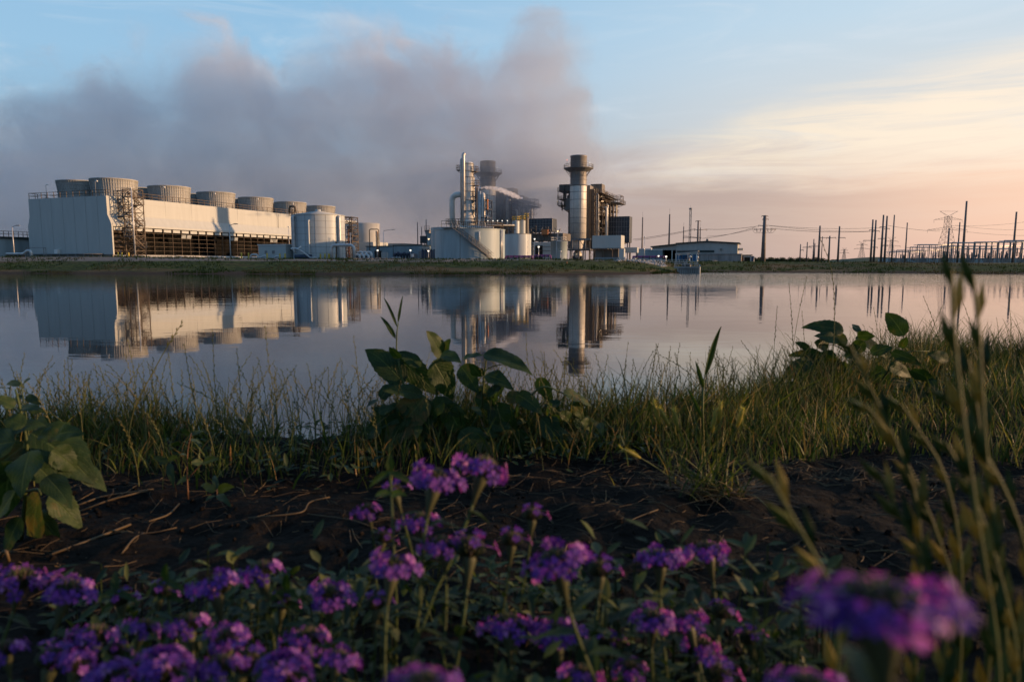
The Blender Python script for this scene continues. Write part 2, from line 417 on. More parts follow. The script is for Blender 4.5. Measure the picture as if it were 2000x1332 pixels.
GA = R(20)
def zg(p): return far_z(p.x, p.y)
def plant(name, label, cat, px, D, group=None, rz=-GA, z=None):
    p = P(px, 510, D); return thing(name, label, cat, (p.x, p.y, zg(p) - .03 if z is None else z), rz, group)
def ht(py, D, root):               # height over the thing's base of photo row py at distance D
    return P(1000, py, D).z - root.location.z
def lx(px, D, root):               # local x of a photo column, at the thing's own distance
    p = P(px, 510, D); return (p.x - root.location.x) / cos(GA) if abs(root.rotation_euler[2]) > .01 else p.x - root.location.x
def rail(mb, pts, h=1.1, step=1.6, t=.07, closed=False, mids=2):
    pts = [Vector(p) for p in pts]
    if closed: pts.append(pts[0])
    for a, b in zip(pts, pts[1:]):
        n = max(1, round((b - a).length / step))
        for i in range(n + 1):
            q = a.lerp(b, i / n); mb.bar(q, q + Vector((0, 0, h)), t)
        for k in range(1, mids + 1):
            u = Vector((0, 0, h * k / mids)); mb.bar(a + u, b + u, t)
    return mb
def ring(r, z, n=24, cx=0, cy=0, a0=0, a1=2 * pi):
    return [(cx + r * cos(a0 + (a1 - a0) * i / n), cy + r * sin(a0 + (a1 - a0) * i / n), z) for i in range(n + (0 if abs(a1 - a0 - 2 * pi) < 1e-6 else 1))]
def bend(pts, r=.8, k=5):
    """round the corners of a polyline"""
    pts = [Vector(p) for p in pts]; out = [pts[0]]
    for a, b, c in zip(pts, pts[1:], pts[2:]):
        u = (a - b); v = (c - b); rr = min(r, u.length * .49, v.length * .49)
        p0 = b + u.normalized() * rr; p1 = b + v.normalized() * rr
        for i in range(k + 1):
            f = i / k; out.append(p0 * (1 - f) ** 2 + b * 2 * f * (1 - f) + p1 * f * f)
    return out + [pts[-1]]
def lattice(mb, w, d, z0, z1, step, t=.12, x0=0, y0=0, mid=False, alt=True):
    """square braced tower between two heights"""
    cs = [(x0 - w / 2, y0 - d / 2), (x0 + w / 2, y0 - d / 2), (x0 + w / 2, y0 + d / 2), (x0 - w / 2, y0 + d / 2)]
    for c in cs: mb.bar((*c, z0), (*c, z1), t * 1.3)
    n = max(1, round((z1 - z0) / step)); hs = (z1 - z0) / n
    for k in range(n + 1):
        z = z0 + k * hs
        for a, b in zip(cs, cs[1:] + cs[:1]):
            mb.bar((*a, z), (*b, z), t)
            if k < n:
                if (k % 2 == 0) or not alt: mb.bar((*a, z), (*b, z + hs), t * .7)
                else: mb.bar((*b, z), (*a, z + hs), t * .7)
    return mb

# ================================================================== big cooling tower on the left
D0 = 135.8
c0 = P(216, 505, D0)
ct = thing('cooling_tower', 'long white cooling tower with grey fan stacks along its roof', 'cooling tower', (c0.x, c0.y, 2.25), -GA)
CW, CL, CZ = 21.7, 88.0, 12.25
endp = [(0, CZ), (.05, 8.6), (.75, 7.2), (.95, 6.6), (.95, .85), (-CW - .75, .85), (-CW - .75, 6.6), (-CW - .55, 7.2), (-CW - .05, 8.6), (-CW, CZ)]
MB().prism(endp, -.12, .18).build('end_wall', M['siding'], ct)
MB().prism(endp, CL - .18, CL + .12).build('end_wall', M['siding'], ct)
sw = MB()
prof = [(0, CZ), (.04, 8.6), (.72, 7.2), (.98, 6.75), (.98, 6.35), (.80, 6.35)]
for sgn, off in ((1, 0), (-1, -CW)):
    q = [(off + sgn * x, z) for x, z in prof]
    for (xa_, za), (xb_, zb) in zip(q, q[1:]):
        sw.add([(xa_, .18, za), (xa_, CL - .18, za), (xb_, CL - .18, zb), (xb_, .18, zb)], [(0, 1, 2, 3) if sgn < 0 else (3, 2, 1, 0)])
sw.build('side_wall', M['siding'], ct)
MB().box(-CW + .02, -.02, .19, CL - .19, CZ - .55, CZ - .05).build('roof_deck', M['steel'], ct)
MB().box(-CW - .3, .55, .1, CL - .1, -.3, .84).build('basin', M['conc'], ct)
MB().box(-CW + 3.9, -3.95, .5, CL - .5, .86, CZ - .8).build('fill', M['louvre'], ct)
sm_ = MB()
for z in (8.7, 9.9, 11.1): sm_.box(-.02, .035 + .02 * (z < 9), .3, CL - .3, z - .018, z + .018)
for k in range(1, 13):
    y = k * 7.2 - .4; sm_.box(-.01, .045, y - .03, y + .03, 8.62, CZ - .02)
for k in range(1, 7): sm_.box(-CW + k * 3.2 - .02, -CW + k * 3.2 + .02, -.16, -.122, .9, CZ - .05)
sm_.build('panel_joints', M['siding'], ct)
MB().box(-14.5, -13.6, -.75, -.15, .9, 1.9).build('notice_board', M['white'], ct)
MB().tube([(.30, 50.4, 12.0), (.14, 50.4, 8.0)], .05, 6).build('downpipe', M['steel'], ct)
lv = MB()
ny = int(CL / 2.4)
for k in range(ny + 1):
    y = .3 + k * (CL - .6) / ny
    lv.box(.60, .74, y - .035, y + .035, .86, 6.33)
for z in (1.7, 2.6, 3.5, 4.4, 5.3): lv.box(.64, .70, .3, CL - .3, z - .025, z + .025)
lv.build('louvre_frame', M['rust'], ct)
tl = MB()
for z in (1.3, 2.25, 3.2, 4.15, 5.1): tl.add([(.1, .3, z + .6), (.1, 2.6, z + .6), (.62, 2.6, z), (.62, .3, z)], [(0, 1, 2, 3)])
tl.build('corner_blades', M['rust'], ct)
br = MB()
for k in range(int(CL / 2.4)):
    y = .45 + k * 2.42; br.box(.62, .80, y, y + 1.9, 5.62, 6.2)
br.build('eave_panels', M['siding'], ct)
for y in (17, 31.5, 46, 60, 74):
    b_ = MB()
    for i in range(2): b_.add([(.9, y + i * 1.5, 4.5), (.9, y + 1.25 + i * 1.5, 4.5), (.84, y + 1.55 + i * 1.5, 5.3), (.84, y + .3 + i * 1.5, 5.3)], [(0, 1, 2, 3), (3, 2, 1, 0)])
    b_.build('access_panel', M['siding'], ct)
rl = MB(); rail(rl, [(-.1, 0, CZ), (-.1, CL, CZ), (-CW + .1, CL, CZ), (-CW + .1, 0, CZ)], 1.15, 1.8, .085, closed=True); rl.build('railing', M['rust'], ct)
pc = [(4.1, 12.1), (4.22, 12.3), (4.16, 13.2), (4.16, 14.2), (4.22, 15.4), (4.36, 16.7), (4.46, 17.55), (4.56, 17.6), (4.56, 17.85), (4.35, 17.85), (4.2, 16.7), (4.0, 15.2), (4.0, 12.1)]
pc = [(r_, 12.1 + (z_ - 12.1) * .765) for r_, z_ in pc]
fs0 = MB(); fs0.lathe(pc, 48)
stack_mesh = None
rb = MB()
for k in range(60):
    a = 2 * pi * k / 60
    for (r0, z0), (r1, z1) in zip([(4.25, 12.3), (4.2, 13.2), (4.2, 14.2), (4.26, 15.4), (4.40, 16.7)], [(4.2, 13.2), (4.2, 14.2), (4.26, 15.4), (4.40, 16.7), (4.49, 17.55)]):
        rb.bar((r0 * cos(a), r0 * sin(a), 12.1 + (z0 - 12.1) * .765), (r1 * cos(a), r1 * sin(a), 12.1 + (z1 - 12.1) * .765), .07)
for r_, z_ in ((4.2, 13.2), (4.22, 14.3), (4.27, 15.4), (4.38, 16.5)):
    rb.tube(ring(r_, 12.1 + (z_ - 12.1) * .765, 48) + [(r_, 0, 12.1 + (z_ - 12.1) * .765)], .05, 4, cap=False)
for r in range(2):
    for k in range(6):
        o = bpy.data.objects.new('fan_stack', None)
        if stack_mesh is None:
            fo = fs0.build('fan_stack', M['frp'], ct); ro = rb.build('stack_ribs', M['frp'], fo); stack_mesh = (fo.data, ro.data)
        else:
            fo = bpy.data.objects.new('fan_stack', stack_mesh[0]); C.objects.link(fo); fo.parent = ct
            ro = bpy.data.objects.new('stack_ribs', stack_mesh[1]); C.objects.link(ro); ro.parent = fo
        fo.location = (-8.0 if r == 0 else -17.7, 8.6 + k * 14.4, 0)
for k in range(6):
    lp = MB(); y = [2.2, 4.9, 14, 28.5, 43, 57][k]; x = [-19.5, -13, -.4, -.4, -.4, -.4][k]
    if k == 1: x, y = -4, 1.0
    lp.tube([(x, y, CZ), (x, y, CZ + 2.9), (x + .25, y, CZ + 3.1)], .05, 5); lo = lp.build('lamp_post', M['galv'], ct)
    MB().tube([(x + .25, y, CZ + 3.12), (x + .62, y, CZ + 3.0)], .13, 6).build('lamp_head', M['white'], lo)
bp = MB()
for i in range(9): bp.bar((-20 + i * 2.3, -.7, .1), (-20 + i * 2.3, -.7, 1.0), .14)
bp.tube([(-21, -.7, .95), (-1, -.7, .95)], .12, 6); bp.build('drain_pipe', M['steel'], ct)
MB().tube([(1.4, 1, .55), (1.4, CL, .55)], .13, 8).build('header_pipe', M['white'], ct)

# stair tower on its long side
st = thing('stair_tower', 'open brown steel stair tower standing against the cooling tower', 'stair tower', Matrix.Rotation(-GA, 4, 'Z') @ Vector((3.0, 3.4, 0)) + ct.location, -GA)
fr_ = MB(); lattice(fr_, 2.3, 2.6, 0, 13.6, 1.55, .11, 0, 0)
lattice(fr_, 1.5, 1.2, 6.6, 13.4, 1.6, .09, -1.9, -.7)
fr_.build('frame', M['rust'], st)
sr = MB()
for k in range(6):
    z = .2 + k * 2.1; a, b = (-1.2, 1.2) if k % 2 == 0 else (1.2, -1.2)
    x = -.55 if k % 2 == 0 else .55
    for q in (-.4, .4): sr.bar((x + q, a, z), (x + q, b, z + 2.1), .09, .22)
    for s_ in range(9):
        f = (s_ + .5) / 9; sr.box(x - .4, x + .4, a + (b - a) * f - .13, a + (b - a) * f + .13, z + 2.1 * f - .03, z + 2.1 * f + .03)
    for q in (-.45, .45): sr.bar((x + q, a, z + 1.05), (x + q, b, z + 3.15), .06)
sr.build('stair_flights', M['rust'], st)
la = MB()
for k in range(6):
    z = 2.3 + k * 2.1; y = 1.25 if k % 2 == 0 else -1.25
    la.box(-1.15, 1.15, y - .35, y + .35, z - .05, z + .04); rail(la, [(-1.15, y * 1.25, z), (1.15, y * 1.25, z)], 1.05, .8, .05)
for z in (8.4, 11.2): la.box(-2.7, -1.1, -1.4, 0, z - .05, z + .05)
la.build('landings', M['steel'], st)
def lit_head(parent, x, y, z, m='lamp', r=.16):
    r *= .68
    b_ = MB(); b_.tube([(x, y, z + r * .5), (x, y, z - r * .5)], r, 7); return b_.build('lamp_glass', M[m], parent)
lit_head(st, -1.4, -1.6, 5.3, 'white', .14); lit_head(st, .3, -1.6, 4.0, 'white', .14)

# ================================================================== left background settling tank
D = 152.0
ck = plant('settling_tank', 'blue grey round settling tank with walkway and stair beside the cooling tower', 'tank', -62, D)
h = ht(468, D, ck)
MB().lathe([(15.4, -.2), (15.4, h)], 64).build('shell', M['tankgrey'], ck)
MB().lathe([(15.4, h), (15.75, h), (15.75, h + .35), (14, h + .35)], 64, smooth=False).build('rim', M['roofing'], ck)
r_ = MB(); rail(r_, ring(15.6, h + .35, 56, a0=-pi * .95, a1=.2 * pi), 1.15, 2.0, .09); r_.build('railing', M['rust'], ck)
s_ = MB(); a, b = (0.5, -16.0, h), (10.6, -16.4, .1)
for q in (0, .9): s_.bar((a[0], a[1] - q, a[2]), (b[0], b[1] - q, b[2]), .12, .35)
for i in range(16):
    f = i / 16; s_.box(a[0] + (b[0] - a[0]) * f - .15, a[0] + (b[0] - a[0]) * f + .15, -17, -16.05, a[2] * (1 - f) - .02, a[2] * (1 - f) + .05)
for q in (0, .95): s_.bar((a[0], a[1] - q, a[2] + 1), (b[0], b[1] - q, b[2] + 1), .07)
s_.build('stair', M['navy'], ck)
MB().box(8.6, 10.2, -12.2, -11.2, h + .35, h + 1.9).build('gear_box', M['steel'], ck)
# drain line in front of it
D = 128.0
dl = plant('pipe_run', 'low silver pipe run on short supports beside the settling tank', 'pipe', 40, D, rz=0)
q = D / F
MB().tube(bend([(-26 * q, 0, .75), (8 * q, 0, .75), (14 * q, 0, 1.35), (21 * q, 0, 1.35), (23 * q, 0, -.1)], .7), .24, 10).build('pipe', M['galv'], dl)
s_ = MB()
for x in (-24, -17, -9, -1, 6): s_.box(x * q - .12, x * q + .12, -.3, .3, 0, .55)
s_.build('supports', M['rust'], dl)
s_ = MB().bar((10 * q, .4, 1.9), (48 * q, .4, 1.9), .09)
for x in (10, 44, 48): s_.bar((x * q, .4, 0), (x * q, .4, 1.9), .09)
s_.build('pipe_frame', M['steel'], dl)

# ================================================================== street and yard lamps
def yard_lamp(px, ytop, D, label, arm=1.2, lit='white', r=.09, group='yard lamps'):
    o = plant('yard_lamp', label, 'lamp', px, D, group, rz=0)
    h = ht(ytop, D, o)
    MB().tube([(0, 0, 0), (0, 0, h - .25)], r, 8, rad=[r * 1.25, r * .75]).build('pole', M['galv'], o)
    if arm:
        MB().tube([(0, 0, h - .3), (arm * .5, 0, h - .08), (arm, 0, h)], .05, 5).build('arm', M['steel'], o)
        MB().box(arm - .1, arm + .55, -.15, .15, h - .04, h + .1).build('lamp_head', M['steel'] if lit == 'white' else M[lit], o)
    else:
        MB().tube([(0, 0, h - .28), (0, 0, h - .02)], .17, 8, rad=[.12, .2]).build('lamp_head', M['white'] if lit == 'white' else M[lit], o)
    return o
yard_lamp(29, 441, 132, 'tall lamp post with one arm before the settling tank stair', .9)
yard_lamp(265, 367, 133, 'tallest pale lamp pole standing in front of the stair tower', 0, 'white', .13)
yard_lamp(451, 438, 124, 'lamp post with one arm before the dark louvres', .95)
yard_lamp(566, 442, 133, 'thin lamp post behind the flat roofed pump house', 0, 'white', .05)
yard_lamp(750, 449, 165, 'thin lamp post with one arm behind the low blue building', 2.2, 'white', .07)
yard_lamp(738, 488, 140, 'short lit lamp post before the narrow blue building', 0, 'lamp', .05)
yard_lamp(802, 488, 140, 'short lit lamp post before the wide blue building', 0, 'lamp', .05)
yard_lamp(838, 466, 150, 'lamp with warm light beside the dark hopper house', 0, 'lampw', .05)
yard_lamp(837, 489, 138, 'short lamp post between the blue building and the stair tank', 0, 'lamp', .05)
yard_lamp(1052, 481, 135, 'lit lamp post behind the purple pipes by the squat tank', 0, 'lamp', .06)
yard_lamp(1044, 466, 160, 'lamp post between the squat tank and the black inlet house', 0, 'lamp', .05)
yard_lamp(1089, 451, 160, 'warm lit lamp pole rising behind the small round tank', 0, 'lampw', .06)
yard_lamp(1095, 490, 138, 'short lamp post before the small round tank', 0, 'white', .05)
yard_lamp(1258, 462, 180, 'thin lamp pole beyond the smaller raised white box', 0, 'white', .06)
yard_lamp(1286, 499, 150, 'short lit lamp near the workshop corner', 0, 'lamp', .05)
yard_lamp(1301, 500, 130, 'short white lamp before the dark workshop bay', 0, 'lamp', .06)

# ================================================================== pump house and bollards
D = 124.0
ph = plant('pump_house', 'small flat roofed pale pump house before the cooling tower louvres', 'pump house', 532, D)
w_, l_ = 6.0, 3.2; h = ht(479, D, ph)
MB().box(-w_ / 2, w_ / 2, 0, l_, .25, h).build('wall', M['siding'], ph)
MB().box(-w_ / 2 - .12, w_ / 2 + .12, -.12, l_ + .12, h + .003, h + .14).build('roof', M['white'], ph)
MB().box(-w_ / 2 - .05, w_ / 2 + .05, -.05, l_ + .05, 0, .247).build('plinth', M['conc'], ph)
for x in (-1.3, .3): MB().box(x - .28, x + .28, -.05, -.01, 1.0, 1.55).build('vent', M['steel'], ph)
MB().box(w_ / 2 + .01, w_ / 2 + .06, 1.2, 1.9, 1.5, 2.0).build('light', M['steel'], ph)
BG = 'yellow bollards'
bol = None
for px_, D_, lab in ((221.5, 131, None), (239, 131, 'yellow bollard nearest the foot of the stair tower'), (252, 131, 'yellow bollard at the foot of the stair tower frame'),
                (472, 122, 'yellow bollard alone before the dark louvres'), (486, 122, 'yellow bollard beside the bent silver pipe'), (522, 121, 'yellow bollard before the pump house wall'), (547, 121, 'yellow bollard near the pump house corner'), (557, 121, 'yellow bollard beside the lit end of the pump house'),
                (626, 121, 'yellow bollard before the white tank shell'), (635, 121, 'thicker yellow bollard before the white tank'), (657, 121, 'yellow bollard under the gooseneck pipe'), (231.5, 131, 'yellow bollard at the cooling tower corner')):
    if lab is None: continue
    p = P(px_, 508, D_)
    if bol is None:
        bol = MB(); bol.lathe([(.13, -.1), (.13, .95), (.09, 1.03), (0, 1.05)], 10); bol = bol.build('bollard', M['yellow'])
        o = bol
    else:
        o = bol.copy(); C.objects.link(o)
    o.location = (p.x, p.y, zg(p)); tag(o, lab, 'bollard', BG)
yb = plant('valve_box', 'yellow valve box under the gooseneck pipe before the white tank', 'valve box', 646, 121, rz=0)
MB().box(-.38, .38, -.3, .3, .25, 1.05).build('box', M['yellow'], yb)
s_ = MB(); [s_.box(x - .06, x + .06, y - .06, y + .06, -.05, .25) for x in (-.3, .3) for y in (-.2, .2)]; s_.build('legs', M['yellow'], yb)
up = plant('bent_pipe', 'bent silver pipe lit at the left end of the pump house', 'pipe', 496, 122, rz=0)
MB().tube(bend([(-.55, 0, -.1), (-.55, 0, .75), (.75, 0, .75), (.75, 0, -.1)], .45), .17, 9).build('pipe', M['galv'], up)
for k, (px_, lb) in enumerate(((516, 'white pipe loop low against the pump house wall'), (541, 'white pipe loop near the pump house right corner'))):
    o = plant('pipe_loop', lb, 'pipe', px_, 121.5, 'pipe loops at the pump house', rz=0)
    MB().tube(bend([(-1.0, 0, .25), (-.5, 0, .25), (0, 0, .62), (.55, 0, .5), (.75, 0, -.1)], .3), .13, 8).build('pipe', M['galv'], o)

# ================================================================== tall white tank
D = 126.0
wt = plant('storage_tank', 'tall white storage tank with shallow cone roof behind the pump house', 'tank', 624.5, D)
r = 4.66; h = ht(420, D - 3, wt)
s_ = MB(); s_.lathe([(r, -.1), (r, h)], 56); s_.build('shell', M['enamel'], wt)
seam = MB()
for z in [h * k / 7 for k in range(1, 7)]: seam.lathe([(r + .002, z - .02), (r + .018, z - .015), (r + .018, z + .015), (r + .002, z + .02)], 56)
for k in range(16):
    a = 2 * pi * k / 16 + .1; seam.bar((cos(a) * (r + .005), sin(a) * (r + .005), .1), (cos(a) * (r + .005), sin(a) * (r + .005), h), .03)
seam.build('seams', M['steel'], wt)
MB().lathe([(r + .12, h), (r + .12, h + .1), (.5, h + .85), (.5, h + 1.15), (0, h + 1.2)], 56).build('roof', M['siding'], wt)
s_ = MB(); x = -r - .35
for q in (-.25, .25): s_.bar((x, q - .5, .3), (x, q - .5, h + 1.0), .08)
for k in range(26): s_.bar((x, -.75, .5 + k * .33), (x, -.25, .5 + k * .33), .06)
for k in range(9): s_.bar((x - .35, -.8, 1.5 + k), (x + .35, -.2, 1.5 + k), .07)
s_.build('ladder', M['rust'], wt)
s_ = MB().box(-r - .9, -r + .8, -1.2, .4, h + .1, h + .18); rail(s_, [(-r - .85, .3, h + .18), (-r - .85, -1.15, h + .18), (-r + .8, -1.15, h + .18)], 1.0, .8, .06); s_.build('platform', M['rust'], wt)
for k, (a, z0, z1, rr, mt) in enumerate(((-2.10, 1.6, h - .3, .16, 'galv'), (-1.98, 1.3, h - .25, .2, 'galv'), (-1.30, .4, h - 1.1, .15, 'enamel'), (-.16, .2, h - .3, .24, 'galv'))):
    R0 = r + .35; x, y = R0 * cos(a), R0 * sin(a)
    MB().tube(bend([(r * .97 * cos(a), r * .97 * sin(a), z1), (x, y, z1), (x, y, z0), (x * .9, y * .9, z0)], .3), rr, 9).build('riser_pipe', M[mt], wt)
MB().tube(bend([(-2.9, -r + .3, h + .3), (-2.9, -r + .3, h + 1.5), (-1.9, -r + .6, h + 1.5), (-1.9, -r + .6, h + .5)], .4), .17, 8).build('vent_pipe', M['rust'], wt)
# loose gear at the tank foot
gn = plant('gooseneck_pipe', 'grey inverted U pipe standing before the white tank', 'pipe', 671, 119.5, rz=0)
q = 119.5 / F; hh_ = ht(479, 119.5, gn)
MB().tube(bend([(-23 * q, 0, -.1), (-23 * q, 0, hh_), (21 * q, 0, hh_), (21 * q, 0, -.1)], .8), .26, 12).build('pipe', M['galv'], gn)
MB().bar((-14 * q, .3, 0), (-14 * q, .3, hh_ + .6), .2).build('stub', M['rust'], gn)
pu = plant('transfer_pump', 'dark pump set with slanted pipe at the foot of the white tank', 'pump', 590, 120.5, rz=0)
MB().tube(bend([(-1.2, 0, 2.0), (-.2, 0, 1.6), (1.5, 0, .3), (2.6, 0, .3)], .3), .16, 8).build('pipe', M['galv'], pu)
MB().tube([(-1.3, .3, .5), (1.6, .3, .5)], .42, 10).build('motor', M['navy'], pu)
MB().box(-1.6, 2.0, -.1, .8, -.05, .12).build('skid', M['conc'], pu)
MB().tube(bend([(-1.9, 0, 1.9), (-.6, 0, 1.9), (-.1, 0, 2.3)], .2), .12, 8).build('spout', M['white'], pu)

# brown pipe-laden frame right of the tank
pf = plant('scaffold', 'brown pipe laden access frame right of the tall white tank', 'pipe frame', 687, 140, rz=-GA)
h = ht(425, 140, pf); s_ = MB(); lattice(s_, 1.9, 2.2, 0, h, 1.3, .1, alt=False)
for k in range(9): s_.box(-1.0, 1.0, -1.2, 1.2, h * k / 9 + .9, h * k / 9 + .96)
s_.build('frame', M['rust'], pf)
for k in range(4): MB().tube([(-.7 + k * .45, -1.25, 0), (-.7 + k * .45, -1.25, h - 1 - k * .7)], .09, 6).build('riser_pipe', M['galv' if k % 2 else 'orange'], pf)

# ================================================================== small cooling cell beyond
D = 215.0
cc = plant('cooling_cell', 'small grey cooling cell half hidden in steam beyond the white tank', 'cooling tower', 716, D)
h = ht(437, D, cc); zb = ht(474, D, cc)
MB().lathe([(4.3, zb), (4.1, zb + 2), (4.3, h), (4.1, h), (3.9, zb + 2), (4.1, zb)], 40).build('fan_stack', M['frp'], cc)
MB().box(-4.2, 5.2, -4.4, 4.4, 0, zb).build('wall', M['siding'], cc)
s_ = MB(); xl = lx(697, D, cc)
for k in range(4): s_.box(xl + k * .75 - 1.3, xl + k * .75 - .75, -4.75, -4.5, ht(470, D, cc), ht(455, D, cc))
s_.build('sunlit_louvres', M['siding'], cc)
gf = plant('vent_frame', 'rust brown inverted U pipe frame before the small cooling cell', 'pipe', 732, 150, rz=0)
q = 150 / F; hh_ = ht(448, 150, gf)
MB().tube(bend([(-9 * q, 0, 2), (-9 * q, 0, hh_), (9 * q, 0, hh_), (9 * q, 0, 0)], .4), .1, 7).build('pipe', M['rust'], gf)
for x, y1, mt in ((3.5, 451, 'steel'), (6.0, 452, 'orange')): MB().tube([(x * q, .2, 0), (x * q, .2, ht(y1, 150, gf))], .12, 7).build('riser_pipe', M[mt], gf)
for k, (px_, lb) in enumerate(((699, 'silver pipe elbow cluster nearest the gooseneck pipe'), (707, 'silver pipe elbow cluster in the middle of three'), (716, 'silver pipe elbow cluster nearest the blue building'))):
    o = plant('pipe_elbows', lb, 'pipe', px_, 124, 'silver pipe elbows', rz=-GA)
    for j in range(2): MB().tube(bend([(-.55, j * .9, -.1), (-.55, j * .9, .9 + .5 * j), (.45, j * .9, .9 + .5 * j), (.45, j * .9, -.1)], .5), .24, 9).build('elbow', M['galv'], o)
    MB().tube([(-.6, .3, .35), (.6, .3, .35)], .3, 8).build('valve_body', M['navy'], o)

# ================================================================== low blue buildings
def block(name, label, cat, px0, px1, y0, D, depth=6, m='blue', roof='roofing', over=.15, rz=-GA, group=None, z=None, base=None):
    pm = (px0 + px1) / 2; o = plant(name, label, cat, pm, D, group, rz=rz, z=z)
    wd = (px1 - px0) * D / F / (cos(GA) if rz else 1); h = ht(y0, D, o)
    b0 = 0 if base is None else ht(base, D, o)
    MB().box(-wd / 2, wd / 2, 0, depth, b0, h).build('wall', M[m], o)
    if roof: MB().box(-wd / 2 - over, wd / 2 + over, -over, depth + over, h + .003, h + .18).build('roof', M[roof], o)
    return o, wd, h
o, wd, h = block('electrical_building', 'narrow low blue building with pale cabinet before it', 'building', 714, 769, 482, 165, 7)
MB().box(-1.2, .6, -.3, -.02, .1, 2.3).build('door', M['dark'], o)
o, wd, h = block('electrical_building', 'wide low blue building left of the stair tank', 'building', 768, 826, 480, 160, 8)
for k in range(3): MB().box(-2.5 + k * 2, -1.4 + k * 2, -.1, -.02, .5, 1.6).build('louvre', M['steel'], o)
MB().box(wd / 2 - .9, wd / 2 - .1, -.1, -.02, .1, 2.2).build('door', M['steel'], o)
o, wd, h = block('warehouse', 'far cream building whose lit roofline shows behind the blue ones', 'building', 744, 792, 477, 235, 12, 'siding', 'steel')
cb = plant('control_cabinet', 'pale grey control cabinet before the narrow blue building', 'cabinet', 750, 140, rz=-GA)
MB().box(-.6, .6, 0, .6, .1, 1.7).build('body', M['tankgrey'], cb); MB().box(-.55, .55, -.04, -.01, .2, 1.6).build('door', M['tankgrey'], cb)
tb = plant('pipe_stand', 'low white pipe stand before the wide blue building', 'pipe', 774, 122, rz=0)
q = 122 / F; MB().tube(bend([(-9 * q, 0, .45), (9 * q, 0, .45), (9 * q, 0, -.1)], .1), .05, 6).build('pipe', M['white'], tb)
sb = plant('sign_board', 'small pale square board on a post by the wide blue building', 'sign', 806, 135, rz=0)
MB().box(-.25, .25, -.03, .03, ht(502, 135, sb), ht(496, 135, sb)).build('panel', M['white'], sb); MB().bar((0, .05, 0), (0, .05, 1.2), .06).build('post', M['steel'], sb)
pm_ = plant('pump_row', 'row of dark vertical pumps before the wide blue building', 'pumps', 790, 142, rz=0)
for k in range(7): MB().lathe([(.22, 0), (.22, .9), (.32, .95), (.3, 1.5 + .2 * (k % 2)), (0, 1.6 + .2 * (k % 2))], 8, cx=-1.9 + k * .62).build('pump', M['navy'], pm_)

# dark hopper house
D = 170.0
hp = plant('hopper_house', 'dark raised hopper house with funnel left of the stair tank', 'hopper', 831, D)
q = D / F
MB().box(-11 * q, 7 * q, 0, 4, ht(475, D, hp), ht(461, D, hp)).build('wall', M['filter'], hp)
MB().prism([(-5 * q, ht(449, D, hp)), (6 * q, ht(449, D, hp)), (4.5 * q, ht(461, D, hp) + .005), (-1 * q, ht(461, D, hp) + .005)], .8, 2.6).build('funnel', M['stack'], hp)
s_ = MB(); [s_.bar((x * q, y, 0), (x * q, y, ht(475, D, hp)), .2) for x in (-10, -2, 6) for y in (.2, 3.8)]; s_.build('legs', M['steel'], hp)
MB().box(8 * q, 19 * q, -1, 3, ht(484, D, hp), ht(456, D, hp)).build('side_cabin', M['blue'], hp)
s_ = MB().box(8 * q, 18 * q, -2.2, -1.02, ht(452, D, hp) - .1, ht(452, D, hp)); rail(s_, [(8 * q, -2.2, ht(452, D, hp)), (18 * q, -2.2, ht(452, D, hp))], 1.1, .9, .08); s_.build('platform', M['rust'], hp)
vs_ = plant('vessel_rack', 'row of dark upright vessels under a canopy beside the stair tank', 'vessels', 837, 140)
for k in range(5): MB().lathe([(.28, 0), (.28, 2.1), (0, 2.35)], 9, cx=-1.3 + k * .66).build('vessel', M['navy'], vs_)
MB().box(-1.8, 1.9, -.5, .6, 2.55, 2.65).build('canopy', M['siding'], vs_)
s_ = MB(); [s_.bar((x, y, 0), (x, y, 2.55), .1) for x in (-1.7, 1.8) for y in (-.4, .5)]; s_.build('posts', M['steel'], vs_)

# ================================================================== stair tank and neighbours
D = 124.0
bt = plant('round_tank', 'wide pale round tank with a stair climbing across its face', 'tank', 918, D)
r = 6.28; h = ht(448, D - 4, bt)
MB().lathe([(r, -.2), (r, h)], 72).build('shell', M['tankgrey'], bt)
MB().lathe([(r, h - .05), (r + .1, h - .05), (r + .1, h + .08), (0, h + .35)], 72, smooth=False).build('roof', M['tankgrey'], bt)
s_ = MB(); a = -1.78 + GA; s_.bar(((r + .01) * cos(a), (r + .01) * sin(a), 0), ((r + .01) * cos(a), (r + .01) * sin(a), h), .06); s_.build('seam', M['steel'], bt)
def spiral(mbs, tr, a0, a1, z0, z1, r, wdt=.85, n=26, m2=None):
    for i in range(n):
        f, f2 = i / n, (i + 1) / n; a, b = a0 + (a1 - a0) * f, a0 + (a1 - a0) * f2; z, y = z0 + (z1 - z0) * f, z0 + (z1 - z0) * f2
        for mb, rr in zip(mbs, (r + .08, r + wdt)):
            mb.bar((rr * cos(a), rr * sin(a), z), (rr * cos(b), rr * sin(b), y), .06, .2)
            mb.bar((rr * cos(a), rr * sin(a), z + 1.0), (rr * cos(b), rr * sin(b), y + 1.0), .06)
            mb.bar((rr * cos(a), rr * sin(a), z + .55), (rr * cos(b), rr * sin(b), y + .55), .05)
            if i % 2 == 0: mb.bar((rr * cos(a), rr * sin(a), z), (rr * cos(a), rr * sin(a), z + 1.0), .06)
        tr.bar(((r + .08) * cos(a), (r + .08) * sin(a), z), ((r + wdt) * cos(a), (r + wdt) * sin(a), z), .26, .05)
s_ = MB(); s2_ = MB(); tr = MB(); spiral((s_, s2_), tr, -1.93 + GA, -.90 + GA, h, .15, r); so = s_.build('stair_rail', M['steel'], bt); s2_.build('stair_rail', M['steel'], bt); tr.build('treads', M['steel'], so)
